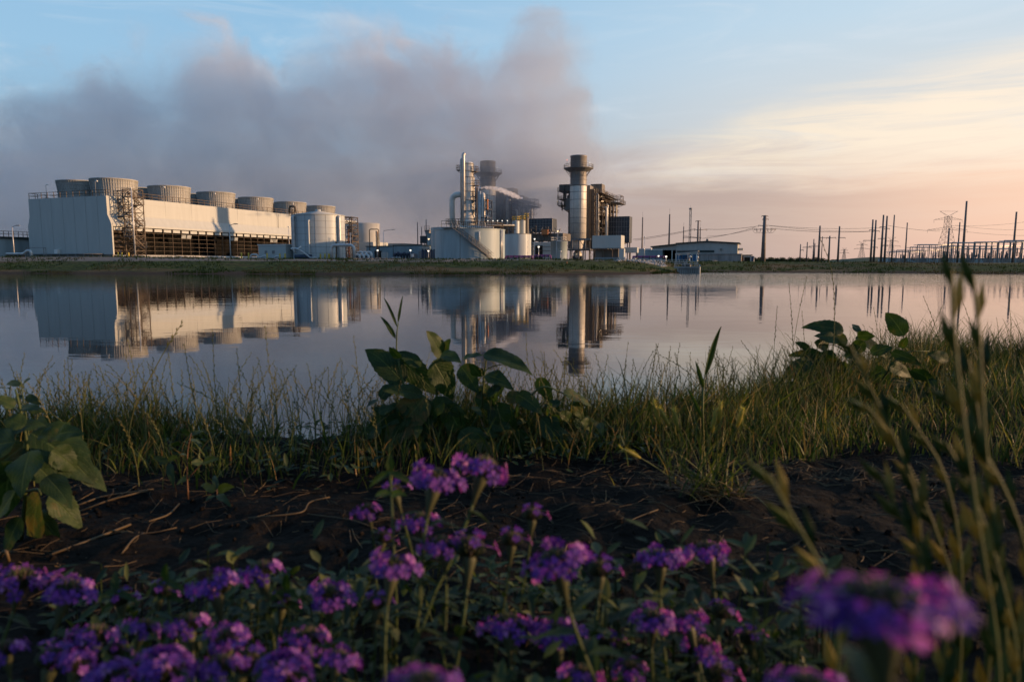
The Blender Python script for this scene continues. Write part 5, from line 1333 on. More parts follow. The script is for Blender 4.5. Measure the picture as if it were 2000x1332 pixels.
for k in range(1100):
    x = rnd.uniform(-2.0, 3.4); e = edge_d(x); y = e + rnd.gauss(.0, .13); z = near_z(x, y, False); h = rnd.uniform(.12, .25)
    a = Vector((x, y, z)); c = a + Vector((rnd.gauss(0, .05), rnd.gauss(0, .04), h)); b = a + Vector((0, 0, h * .6)); spike(ss, sh, bez(a, b, c, 8), .0011, .5, .011, 11)
    if rnd.random() < .5: blade(gr, a + Vector((0, 0, h * .3)), a + Vector((rnd.gauss(0, .05), rnd.gauss(0, .04), h * .7)), .003, .02)
tag(gr.build('grass', VG), 'mixed green grass growing along the edge of the near bank', kind='stuff')
tag(dg.build('dry_grass', VD), 'dry straw coloured grass blades among the green ones', kind='stuff')
tag(ss.build('grass_stems', VS), 'thin seed stalks of the bank grass', kind='stuff'); tag(sh.build('grass_spikelets', VS), 'spikelets on the thin bank grass stalks', kind='stuff')
# low ground cover leaves
wd_ = MB()
def leaflet(mb, p, d, ln, w, up=None):
    d = Vector(d).normalized(); s = d.cross(up or Vector((0, 0, 1))); s = s.normalized() if s.length > .01 else Vector((1, 0, 0)); u = s.cross(d)
    q = Vector(p); mb.add([q, q + d * ln * .35 + s * w * .5 + u * w * .15, q + d * ln * .7 + s * w * .4 + u * w * .1, q + d * ln - u * w * .1, q + d * ln * .7 - s * w * .4 + u * w * .1, q + d * ln * .35 - s * w * .5 + u * w * .15], [(0, 1, 2, 3), (0, 3, 4, 5)], True)
for k in range(8600):
    if rnd.random() < .55:
        x = rnd.uniform(-1.9, 3.0); y = edge_d(x) + rnd.uniform(-.42, .1)
        if mn.noise(Vector((x * 3, y * 3, 20))) < -.05: continue
        h = rnd.uniform(.0, .05)
    else:
        y = rnd.uniform(.42, .95); x = rnd.uniform(-.72, .50) * y * 1.0
        if mn.noise(Vector((x * 5, y * 5, 22))) < .02: continue
        h = rnd.uniform(.0, .17) * (1.0 if y < .8 else .5)
    z = near_z(x, y, False) + h; leaflet(wd_, (x, y, z), (rnd.gauss(0, 1), rnd.gauss(0, 1), rnd.uniform(-.2, .9)), rnd.uniform(.014, .036), rnd.uniform(.006, .014))
    if h > .04 and rnd.random() < .3: wd_.bar((x + rnd.gauss(0, .01), y, z - h), (x, y, z), .0011)
tag(wd_.build('weeds', VW), 'low tangle of small weed leaves on the dark soil', kind='stuff')
# straw litter
lt = MB()
for k in range(3400):
    if rnd.random() < .75: x = rnd.uniform(-1.4, 1.9); y = rnd.uniform(.9, 1.95) + .25 * max(0, x)
    else: x = rnd.gauss(.62, .28); y = rnd.gauss(1.55, .12)
    if mn.noise(Vector((x * 2.2, y * 2.2, 33))) < -.18: continue
    an = rnd.gauss(.1, 1.1); L_ = rnd.choice((.015, .02, .03, .05, .08)) * rnd.uniform(.6, 1.3); k_ = rnd.gauss(0, .25)
    p0 = Vector((x, y, 0)); p1 = p0 + Vector((cos(an), sin(an), 0)) * L_ * .5; p2 = p1 + Vector((cos(an + k_), sin(an + k_), 0)) * L_ * .5
    pts_ = [Vector((p.x, p.y, near_z(p.x, p.y) + .003)) for p in (p0, p1, p2)]; lt.tube(pts_, rnd.uniform(.0003, .0007), 4, cap=False)
for k in range(160):
    x = rnd.uniform(-1.4, 2.2); y = rnd.uniform(.85, 2.1); rock_r = rnd.uniform(.0008, .002); z = near_z(x, y)
    lt.lathe([(rock_r, z - .002), (rock_r * .8, z + rock_r * .7), (0, z + rock_r)], 5, cx=x, cy=y, smooth=False)
tag(lt.build('straw_litter', VD), 'scattered bits of dry straw and crumbs on the soil', kind='stuff')
for k, (pl_, w_, lb) in enumerate((([(100, 1078), (180, 1050), (255, 1021)], .0022, 'long straight dry stem lying nearest the blotched leaf'), ([(130, 988), (200, 968), (300, 962)], .0018, 'upper of two parallel dry stems by the hanging leaf'),
        ([(135, 994), (215, 976), (290, 966)], .0018, 'lower of two parallel dry stems by the hanging leaf'), ([(290, 1019), (330, 1000), (350, 982)], .0018, 'short lit dry stem in the middle of the bare soil'),
        ([(238, 1082), (262, 1060), (282, 1034)], .0016, 'short dry twig right of the long straight stem'), ([(212, 1036), (290, 1032), (345, 1028)], .0012, 'thin level dry stem above the long straight one'),
        ([(485, 1018), (560, 1010), (595, 1004), (603, 985), (644, 970)], .0015, 'kinked dry twig on the soil left of the violet flowers'), ([(600, 1005), (690, 1018), (735, 1032)], .0010, 'thin curved dry stem beside the kinked twig'),
        ([(0, 1095), (12, 1080), (18, 1100)], .003, 'bent dry stub at the frame edge under the blotched leaf'), ([(1200, 1030), (1245, 1012), (1285, 1003)], .0010, 'thin pale straw left of the grass clump'), ([(1700, 1005), (1735, 1010), (1760, 1014)], .0010, 'thin pale straw behind the blurred seed heads'))):
    pts_ = [G0(a, b, .005 if k != 8 else .01 + .02 * (j == 1)) for j, (a, b) in enumerate(pl_)]; o0 = pts_[0].copy()
    tag(MB().tube([p - o0 for p in bend(pts_, .02, 3)], w_, 6).build('dry_stem', VD, loc=o0), lb, 'dry stem', 'dry stems lying on the soil')

# ---------------------------------------------------------------- broad leaved plants
def leaf(mb, a, b, w, nrm, curl=.15, fold=.25, serr=.0, n=12, wav=.06, petiole=None, shape=.42):
    """one ovate leaf from a to its tip b; nrm is the side it turns to the light"""
    a, b = Vector(a), Vector(b); ax = b - a; L = ax.length; d = ax / L; s = d.cross(nrm).normalized(); u = s.cross(d)
    m_ = 3; vs = []; uvs = []; ph = rnd.uniform(0, 6)
    for i in range(n + 1):
        f = i / n; c = a + ax * f - u * curl * L * (f * f) + u * curl * L * f
        prof = (sin(pi * min(1, f ** shape * 1.0)) if f < 1 else 0); prof = (f ** .5) * (1 - f) ** .95 * 2.0 * (1 + .14 * mn.noise(Vector((f * 5, ph, 1))))
        hw = w * .5 * prof * (1 + serr * ((i % 2) - .5)); c = c - Vector((0, 0, .16 * L * f ** 3))
        for j in range(-m_, m_ + 1):
            q = j / m_; vs.append(c + s * hw * q + u * (abs(q) * hw * fold * 2 - (q * q) * hw * fold) + u * (wav * hw * sin(ph + f * 11 + q * 2) * abs(q)))
            uvs.append((f, .5 + q * .5))
    k = 2 * m_ + 1; fs = [(i * k + j, i * k + j + 1, (i + 1) * k + j + 1, (i + 1) * k + j) for i in range(n) for j in range(2 * m_)]
    if mb.uv is None: mb.uv = []
    for f_ in fs: mb.uv += [uvs[v_] for v_ in f_]
    mb.add(vs, fs, True)
def leafy(name, label, cat, base, leaves, stems, D, lm=VL, sm=VST, seed=1, group=None, nz=(-.1, -.75, .65)):
    rr = random.Random(seed); root = thing(name, label, cat, base, 0, group); base = Vector(base)
    for pts_, r_ in stems:
        pp = [(P(x, y, D + dd) if not isinstance(x, str) else None) - base for x, y, dd in pts_]
        pp = bend(pp, .05, 4)
        MB().tube(pp, r_, 7, rad=[r_ * (1 - .5 * i / (len(pp) - 1)) for i in range(len(pp))]).build('stem', sm, root)
    for L_ in leaves:
        (x0, y0, x1, y1, w_), ex = L_[:5], L_[5:]
        dd0 = rr.uniform(-.05, .05); dd1 = dd0 + rr.uniform(-.06, .05); a, b = P(x0, y0, D + dd0) - base, P(x1, y1, D + dd1) - base
        n_ = Vector((nz[0] + rr.gauss(0, .25), nz[1] + rr.gauss(0, .2), nz[2] + rr.gauss(0, .25)))
        mb = MB(); leaf(mb, a, b, w_ * 1.12 * D / F, n_, curl=rr.uniform(.02, .2), fold=rr.uniform(.02, .22), serr=.07, n=18, wav=.12)
        o = mb.build('leaf', (VLs if ex and ex[0] == 's' else lm), root)
    return root
SMALL = []
_r = random.Random(77)
for k in range(80):
    x_, y_ = _r.uniform(735, 1175), 0; y_ = _r.uniform(770 if x_ < 1000 else 785, 890); a_ = _r.uniform(-pi, pi); l_ = _r.uniform(22, 52)
    SMALL.append((x_, y_, x_ + l_ * cos(a_), y_ + l_ * .8 * sin(a_), l_ * _r.uniform(.5, .8)) + (('s',) if _r.random() < .15 else ()))
b0 = G0(880, 885)
leafy('sunflower_plant', 'large leafy wild sunflower plant in the middle of the bank', 'plant', b0, [
    (790, 748, 712, 664, 62), (776, 700, 856, 758, 60), (822, 716, 772, 678, 30), (866, 702, 832, 632, 40), (862, 692, 902, 702, 32), (846, 704, 884, 768, 66), (826, 772, 745, 750, 34),
    (832, 774, 748, 868, 80, 's'), (835, 778, 800, 874, 74), (842, 784, 916, 806, 38), (800, 798, 712, 828, 46), (792, 812, 722, 866, 48), (940, 736, 916, 702, 28), (944, 692, 1042, 718, 46), (948, 732, 1004, 752, 36),
    (905, 700, 945, 688, 26), (900, 715, 935, 760, 46), (985, 740, 960, 790, 44), (1050, 738, 1080, 782, 34), (1100, 768, 1156, 784, 36), (1058, 818, 1100, 866, 52), (1120, 822, 1204, 862, 54), (880, 822, 934, 884, 66), (870, 790, 905, 845, 52),
    (960, 790, 1010, 850, 60), (990, 830, 1050, 880, 54), (850, 800, 835, 860, 60), (930, 770, 980, 800, 40), (1010, 770, 1060, 800, 40), (840, 840, 790, 890, 50), (1070, 850, 1120, 895, 44), (900, 840, 960, 900, 60), (780, 700, 760, 668, 22), (865, 690, 880, 655, 22)] + SMALL,
    [([(880, 885, .05), (860, 820, 0), (850, 760, 0), (865, 700, 0)], .0055), ([(875, 870, .05), (820, 800, 0), (785, 750, 0), (776, 690, 0)], .0042), ([(885, 880, .05), (940, 810, 0), (945, 740, 0), (950, 700, 0)], .0042), ([(890, 880, .05), (1000, 810, .03), (1060, 750, 0), (1100, 768, 0)], .0038), ([(935, 735, 0), (960, 714, -.01), (1030, 708, 0)], .002)], 1.80, seed=5)
b0 = G0(776, 850)
ws_ = thing('bindweed_shoot', 'upright forked shoot with narrow leaves above the sunflower', 'plant', b0)
DD = 1.9
MB().tube([P(x, y, DD) - b0 for x, y in ((778, 850), (775, 760), (774, 700), (775, 650), (778, 630))], .0028, 6, rad=[.003, .0028, .0024, .002, .0014]).build('stem', VST, ws_)
for pts_, w_ in (([(776, 640), (770, 610), (748, 568)], .006), ([(777, 632), (784, 600), (787, 566)], .005), ([(773, 662), (762, 640), (742, 608)], .009), ([(774, 700), (768, 690), (767, 672)], .006)):
    mb = MB(); q_ = [P(x, y, DD) - b0 for x, y in pts_]; leaf(mb, q_[0], q_[2], w_ * 1.8, Vector((.2, -.9, .3)), curl=.12, fold=.3, n=8); mb.build('leaf', VL, ws_)
SMALL2 = []
for k in range(26):
    x_, y_ = _r.uniform(1545, 1830), _r.uniform(705, 790); a_ = _r.uniform(-pi, pi); l_ = _r.uniform(16, 36)
    SMALL2.append((x_, y_, x_ + l_ * cos(a_), y_ + l_ * .8 * sin(a_), l_ * _r.uniform(.5, .8)))
b0 = G0(1700, 830)
leafy('sunflower_plant', 'backlit leafy sunflower plant standing against the bright water', 'plant', b0, [
    (1648, 648, 1565, 628, 34), (1646, 652, 1604, 619, 26), (1674, 656, 1710, 652, 26), (1676, 650, 1666, 628, 20), (1766, 656, 1730, 600, 40), (1670, 660, 1732, 690, 34), (1617, 680, 1590, 662, 34), (1605, 692, 1538, 686, 24), (1582, 684, 1552, 662, 16),
    (1588, 706, 1524, 734, 38), (1612, 684, 1622, 722, 36), (1640, 716, 1668, 724, 30), (1740, 688, 1802, 706, 24), (1852, 704, 1810, 684, 26), (1700, 722, 1742, 746, 36), (1690, 742, 1650, 760, 36), (1720, 760, 1780, 740, 36), (1640, 700, 1600, 742, 34), (1670, 780, 1620, 800, 36), (1760, 680, 1772, 652, 18), (1650, 690, 1688, 700, 26), (1765, 760, 1815, 770, 34), (1640, 668, 1590, 648, 30), (1650, 676, 1625, 640, 28), (1690, 668, 1655, 690, 30), (1600, 700, 1560, 712, 32), (1625, 705, 1580, 730, 36), (1660, 705, 1700, 728, 36), (1735, 715, 1780, 728, 32), (1700, 690, 1745, 672, 26), (1610, 735, 1570, 758, 34), (1780, 722, 1825, 740, 30)] + SMALL2,
    [([(1700, 830, 0), (1702, 790, 0), (1720, 745, 0), (1765, 690, 0), (1764, 655, 0)], .0035), ([(1702, 790, 0), (1690, 740, 0), (1655, 690, 0), (1630, 655, 0)], .0045), ([(1655, 690, 0), (1630, 672, 0), (1600, 674, 0)], .0025), ([(1720, 745, 0), (1760, 686, 0), (1815, 686, 0)], .0025)], 2.45, seed=8, nz=(-.25, -.95, .2))
b0 = G0(40, 1060)
leafy('sunflower_plant', 'large leafy sunflower plant cut by the frame edge, with blotched lower leaf', 'plant', b0, [
    (30, 862, -70, 880, 80), (50, 868, -60, 950, 110, 's'), (60, 845, 185, 925, 110), (120, 895, 208, 946, 60), (75, 962, 62, 1098, 92, 's'), (95, 968, 160, 1022, 60), (20, 838, 90, 822, 40), (35, 800, 82, 790, 26), (30, 795, -20, 770, 30), (60, 880, 40, 960, 90), (100, 880, 150, 910, 60), (20, 900, 10, 990, 80), (75, 850, 130, 850, 44), (90, 930, 140, 980, 50), (30, 960, -20, 1030, 60), (60, 900, 110, 940, 60), (110, 850, 165, 835, 36), (50, 830, 5, 815, 40), (70, 1000, 120, 1050, 44), (40, 1010, 10, 1075, 50)],
    [([(40, 1070, 0), (50, 960, 0), (55, 870, 0), (40, 800, 0), (30, 760, 0)], .0035), ([(50, 960, 0), (75, 955, -.02), (80, 966, -.03)], .003)], 1.22, seed=13)
b0 = G0(368, 975)
leafy('nettle', 'small nettle like weed with pale young leaves on the soil', 'plant', b0, [
    (328, 905, 298, 888, 16), (330, 905, 340, 945, 18), (328, 900, 350, 884, 14), (372, 930, 344, 942, 18), (374, 905, 402, 900, 16), (372, 900, 350, 880, 16), (396, 905, 430, 888, 18), (420, 960, 392, 938, 18), (424, 958, 418, 920, 14), (426, 960, 458, 938, 20), (424, 966, 452, 982, 16), (420, 968, 400, 976, 14), (350, 870, 330, 862, 16), (372, 860, 400, 866, 16), (370, 850, 352, 832, 14), (374, 850, 400, 838, 14)],
    [([(368, 975, 0), (365, 930, 0), (366, 880, 0), (374, 845, 0)], .0018), ([(366, 935, 0), (385, 915, 0), (400, 900, 0)], .0012), ([(424, 975, 0), (424, 955, 0)], .0014), ([(345, 960, 0), (335, 920, 0), (326, 898, 0)], .0013)], 1.42, lm=VW, sm=VSTr, seed=3)
b0 = G0(60, 860)
ws_ = leafy('weed', 'pale leafy weed rising above the cut off plant at the frame edge', 'plant', P(60, 1000, 1.6), [
    (40, 752, 10, 742, 16), (44, 750, 60, 735, 14), (50, 775, 82, 785, 20), (46, 775, 15, 790, 20), (56, 800, 90, 800, 18), (20, 760, -10, 755, 20), (10, 780, -20, 800, 24), (75, 815, 100, 835, 18)],
    [([(60, 1000, 0), (58, 860, 0), (48, 790, 0), (40, 745, 0)], .002), ([(10, 880, 0), (14, 800, 0), (20, 755, 0)], .002)], 1.6, lm=VW, seed=23)

# ---------------------------------------------------------------- single tall grasses on the bank
TG = 'tall grass stalks on the bank edge'
def stalk(pts_, D, label, head=.4, sl=.012, n=14, r=.0014, group=TG, dd=.0, name='grass_stalk', sw=.3, ext=True, m_=None):
    q = [P(x, y, D + dd * i) for i, (x, y) in enumerate(pts_)]
    b0 = q[0].copy()
    if ext: b0.z = min(b0.z, near_z(b0.x, b0.y, False)); q = [b0] + q if (q[0] - b0).length > .01 else q
    o0 = q[0].copy(); cur = []
    q = [p - o0 for p in q]; cur = bend(q, .25, 5)
    # even spacing
    out = [cur[0]]
    tot = sum((cur[i + 1] - cur[i]).length for i in range(len(cur) - 1)); step = tot / 26; acc = 0
    for i in range(len(cur) - 1):
        sgm = (cur[i + 1] - cur[i]).length; d0 = 0
        while acc + (sgm - d0) >= step: d0 += step - acc; out.append(cur[i].lerp(cur[i + 1], min(1, d0 / max(sgm, 1e-9)))); acc = 0
        acc += sgm - d0
    out.append(cur[-1]) if (out[-1] - cur[-1]).length > step * .3 else None
    o = thing(name, label, 'grass', o0, 0, group); a_ = MB(); h_ = MB(); spike(a_, h_, out, r, head, sl, n, sw)
    a_.build('stem', VST if m_ else VS, o); h_.build('seed_head', m_ or VS, o); return o
stalk([(232, 870), (265, 790), (310, 705), (340, 655), (357, 629)], 1.85, 'dark tall grass stalk leaning right over the water before the cooling tower reflection', .22, .016, 7, .0022)
stalk([(268, 790), (262, 730), (250, 663)], 2.05, 'zigzag rye spike left of the leaning dark stalk', .75, .012, 15)
stalk([(135, 800), (136, 750), (132, 697)], 2.05, 'slim pale spike nearest the leafy weed', .45, .009, 10)
stalk([(384, 800), (370, 740), (360, 672)], 2.0, 'pale rye spike just right of the leaning dark stalk', .6, .012, 13)
stalk([(424, 810), (418, 730), (415, 643)], 2.0, 'brown tipped tall spike between two rye spikes', .7, .013, 15)
stalk([(470, 790), (468, 740), (462, 680)], 2.0, 'rye spike with tight head right of the brown tipped one', .6, .012, 12)
stalk([(540, 780), (525, 720), (518, 636)], 2.0, 'tall open rye spike over the water left of the sunflower', .75, .013, 15)
stalk([(700, 750), (696, 700), (690, 655)], 2.05, 'pale spike close to the large sunflower leaf', .6, .012, 12)
stalk([(440, 800), (400, 770), (345, 748)], 1.9, 'reddish stalk bending left over the grass', .4, .011, 8, .0018)
stalk([(1040, 760), (1030, 710), (1027, 650)], 2.15, 'spike just right of the sunflower leaves', .6, .012, 12)
stalk([(1092, 760), (1105, 700), (1110, 655)], 2.2, 'thin spike before the boiler reflection', .5, .010, 10)
stalk([(1220, 740), (1222, 710), (1227, 667)], 2.3, 'lone thin spike over the pale water right of the boiler reflection', .6, .010, 10)
stalk([(1370, 750), (1330, 715), (1274, 686)], 2.3, 'arching stalk reaching left towards the lone thin spike', .5, .012, 12)
stalk([(1350, 745), (1348, 710), (1348, 688)], 2.3, 'upright brown stalk behind the broad blade', .4, .011, 8)
stalk([(1500, 760), (1480, 710), (1447, 665)], 2.4, 'stalk bending left between blade and backlit plant', .5, .012, 12)
stalk([(1506, 760), (1512, 680), (1518, 598)], 2.5, 'dark tight spike rising left of the backlit plant', .35, .013, 12)
stalk([(1550, 720), (1548, 640), (1541, 553)], 2.5, 'zigzag spike nearest the backlit plant', .5, .014, 15)
stalk([(1545, 700), (1560, 610), (1576, 540)], 2.5, 'slim stalk leaning right beside the zigzag spike', .25, .012, 9)
stalk([(1572, 720), (1571, 660), (1566, 607)], 2.5, 'spike growing among the backlit leaves', .6, .012, 12)
stalk([(1630, 640), (1630, 580), (1624, 520), (1600, 460)], 2.2, 'longest drooping rye head crossing the skyline', .65, .016, 24, .0016)
stalk([(1720, 690), (1713, 640), (1706, 600)], 2.6, 'spike over the twin pole reflections', .5, .012, 10)
stalk([(1905, 680), (1893, 620), (1870, 565)], 2.7, 'wide zigzag spike between the two blurred heads', .7, .016, 14)
stalk([(1902, 640), (1906, 610), (1912, 580)], 2.7, 'broad feathery spike beside the second blurred head', .9, .018, 10)
stalk([(1975, 640), (1972, 600), (1967, 568)], 2.8, 'spike close to the frame edge', .7, .013, 12)
stalk([(1845, 690), (1825, 630), (1803, 578)], 2.6, 'fine stalk left of the first blurred head', .35, .013, 8)
stalk([(1800, 700), (1822, 640), (1842, 595)], 2.6, 'crossing stalk left of the first blurred head', .35, .013, 8)
b0 = G0(1374, 880)
o = thing('reed_blade', 'broad upright green grass blade over the water', 'grass', b0)
DD = b0.y
MB().tube([P(x, y, DD) - b0 for x, y in ((1374, 880), (1372, 800), (1374, 740))], .003, 6).build('stem', VST, o)
mb = MB(); leaf(mb, P(1376, 735, DD) - b0, P(1410, 616, DD - .02) - b0, .026, Vector((.5, -.9, 0)), curl=-.08, fold=.5, n=14); mb.build('leaf', VL, o)
mb = MB(); leaf(mb, P(1374, 760, DD) - b0, P(1358, 692, DD - .02) - b0, .014, Vector((-.3, -.9, 0)), curl=.1, fold=.5); mb.build('leaf', VL, o)
mb = MB(); leaf(mb, P(1373, 820, DD) - b0, P(1340, 740, DD - .02) - b0, .012, Vector((-.3, -.9, 0)), curl=.1, fold=.5); mb.build('leaf', VL, o)

# ---------------------------------------------------------------- foxtail clump
b0 = G0(1395, 965)
fx = thing('foxtail_clump', 'sprawling clump of foxtail grass with straw around its foot', 'grass', b0)
a_ = MB(); d_ = MB()
for k in range(330):
    an = rnd.uniform(-.2, pi + .2); sp_ = rnd.uniform(.02, .17); h = rnd.uniform(.02, .14)
    s0 = Vector((rnd.gauss(0, .03), rnd.gauss(0, .02), 0)); e_ = Vector((cos(rnd.uniform(0, 2 * pi)) * sp_, rnd.gauss(0, .06), h)); mb = a_ if rnd.random() < .40 else d_
    if mb is d_: e_.z *= .45; e_.x *= 1.4
    blade(mb, s0, e_, rnd.uniform(.002, .0042), rnd.uniform(0, .03), 5)
a_.build('blades', VG, fx); d_.build('dry_blades', VD, fx)
DD = b0.y
for (x0, y0, x1, y1, x2, y2) in ((1310, 950, 1296, 860, 1276, 783), (1340, 940, 1320, 850, 1288, 798), (1400, 930, 1398, 850, 1408, 788), (1405, 930, 1430, 860, 1452, 798), (1330, 950, 1280, 905, 1214, 876), (1370, 940, 1386, 880, 1398, 800), (1345, 935, 1330, 870, 1316, 800)):
    pp = bez(P(x0, y0, DD) - b0, P(x1, y1, DD - .03) - b0, P(x2, y2, DD - .05) - b0, 14); st_ = MB().tube(pp, .0012, 5, cap=False).build('stem', VST, fx)
    hm = MB(); hp_ = pp[-5:]
    hm.tube(hp_, .0025, 6, rad=[.002, .0042, .0048, .004, .0014])
    for i in range(120):
        f = rnd.random() * 3.99; i0 = int(f); p = hp_[i0].lerp(hp_[i0 + 1], f - i0); d = (hp_[-1] - hp_[0]).normalized(); n_ = Vector([rnd.gauss(0, 1) for _ in range(3)]); n_ = (n_ - d * n_.dot(d)).normalized()
        tp = p + n_ * .010 + d * .010; sd_ = d.cross(n_) * .0006; hm.add([p - sd_, p + sd_, tp], [(0, 1, 2)])
    hm.build('seed_head', FOX, fx)

# ---------------------------------------------------------------- blurred rye grasses close to the lens
BG2 = 'blurred rye grass heads near the lens'
for pts_, D_, lb in (
    ([(1960, 1330), (1905, 1000), (1878, 800), (1862, 660), (1858, 528)], .36, 'taller blurred rye head standing before the switchyard'),
    ([(1975, 1330), (1935, 1000), (1918, 800), (1912, 640), (1900, 540)], .40, 'second blurred rye head right of the taller one'),
    ([(1800, 1100), (1790, 960), (1740, 840), (1700, 760), (1658, 672)], .42, 'blurred rye head leaning left before the backlit plant'),
    ([(1880, 1200), (1830, 1040), (1770, 900), (1735, 840), (1688, 790)], .44, 'blurred rye head drooping just below the leaning one'),
    ([(1640, 1180), (1600, 1100), (1560, 1030), (1530, 980), (1500, 925)], .34, 'blurred rye head leaning left above the big blurred flower'),
    ([(1850, 1200), (1810, 1110), (1775, 1040), (1745, 980), (1716, 922)], .40, 'blurred rye head in front of the bare soil'),
    ([(1990, 1280), (1960, 1150), (1925, 1030), (1890, 940), (1848, 866)], .38, 'golden blurred rye head low beside the frame edge'),
    ([(2010, 1120), (1990, 1020), (1950, 930), (1900, 850), (1842, 768)], .40, 'golden blurred rye head above the low one'),
    ([(1880, 1120), (1860, 980), (1835, 900), (1800, 850), (1760, 790)], .46, 'faint blurred rye head between the leaning pair'),
    ([(1945, 1100), (1930, 960), (1915, 860), (1905, 780), (1890, 700)], .42, 'thick blurred green stalk below the tall heads')):
    stalk(pts_, D_, lb, .70, .034, 19, .0026, BG2, name='rye_grass', sw=.34, m_=VR)

# ---------------------------------------------------------------- verbena
def floret(mb, c, nrm, r, tw):
    nrm = nrm.normalized(); s = nrm.orthogonal().normalized(); s = Matrix.Rotation(tw, 3, nrm) @ s
    for k in range(5):
        q = Matrix.Rotation(2 * pi * k / 5, 3, nrm) @ s; o_ = nrm.cross(q); rr = r * rnd.uniform(.85, 1.1)
        mb.add([c + q * r * .10, c + q * rr * .55 + o_ * rr * .30 + nrm * r * .10, c + q * rr * .98 + o_ * rr * .30 + nrm * r * .02, c + q * rr * .84 - nrm * r * .02, c + q * rr * .98 - o_ * rr * .30 + nrm * r * .02, c + q * rr * .55 - o_ * rr * .30 + nrm * r * .10],
               [(0, 1, 2, 3), (0, 3, 4, 5)], True)
def make_verbena(kind, seed):
    global rnd
    rnd = random.Random(seed); R0 = .019
    t_ = thing('verbena', None, 'flower', (0, 0, 0), 0, 'violet verbena flowers in the near bed')

    H_ = 0.0                                                   # the head sits at the local origin, stem hangs down
    bd = MB()                                                  # calyces and buds
    for k in range(60):
        ph = math.acos(1 - 1.15 * (k + .5) / 60); a = k * 2.39996; d = Vector((sin(ph) * cos(a), sin(ph) * sin(a), cos(ph)))
        p0 = Vector((0, 0, -.014)); p1 = p0 + Vector((d.x * R0 * .72, d.y * R0 * .72, .010 + d.z * .012)); bd.tube([p0.lerp(p1, .25), p0.lerp(p1, .85), p1], .0012, 5, rad=[.0006, .0012, .0004])
    bd.lathe([(.0013, -.036), (.003, -.026), (.0062, -.014), (.005, -.006), (0, -.003)], 9)
    bd.build('calyx', VB, t_)
    n = {0: 19, 1: 25, 2: 16, 3: 6, 4: 30, 5: 19}[kind]
    f1 = MB(); f2 = MB()
    for k in range(n):
        a = k * 2.39996 + rnd.uniform(-.2, .2); ph = {0: rnd.uniform(1.0, 1.75), 1: rnd.uniform(.7, 1.8), 2: rnd.uniform(1.3, 1.9), 3: rnd.uniform(.2, 1.6), 4: rnd.uniform(.35, 1.85), 5: rnd.uniform(1.15, 1.62)}[kind]
        d = Vector((sin(ph) * cos(a), sin(ph) * sin(a), cos(ph) * .75)); c = d * R0 * (rnd.uniform(.85, 1.38) if kind != 5 else rnd.uniform(.6, 1.35)) + Vector((0, 0, -.004))
        floret(f1 if rnd.random() < .62 else f2, c, d + Vector((rnd.gauss(0, .2), rnd.gauss(0, .2), rnd.uniform(.0, .5))), rnd.uniform(.0052, .0078), rnd.uniform(0, 2))
        (bd if False else f2).tube([d * R0 * .45, c], .0006, 4, cap=False)
    f1.build('violet_florets', VP, t_); f2.build('pink_florets', VPp, t_)
    bn = Vector((rnd.uniform(-.012, .012), rnd.uniform(-.01, .01), -.11)); sp_ = bez((0, 0, -.034), (bn.x * .2, 0, -.07), bn, 6) + bez(bn, (bn.x * 1.6, bn.y, -.18), (bn.x * 2.5, bn.y * 2, -.42), 5)[1:]
    MB().tube(sp_, .0015, 6, rad=[.0014] * 6 + [.0011] * (len(sp_) - 6)).build('stem', VST, t_)
    for k in range(12):
        z = -.042 - .016 * k; a = k * 2.4 + rnd.uniform(0, 1); mb = MB(); l0 = Vector((bn.x * min(1, -z / .11), 0, z)); dr = Vector((cos(a), sin(a), rnd.uniform(-.2, .7))).normalized()
        leaf(mb, l0, l0 + dr * rnd.uniform(.02, .042), rnd.uniform(.009, .015), Vector((0, 0, 1)), curl=.15, fold=.3, serr=.35, n=12); mb.build('leaf', VW, t_)
    return t_
protos = {k: make_verbena(k, 50 + k) for k in range(6)}
used = {k: False for k in protos}
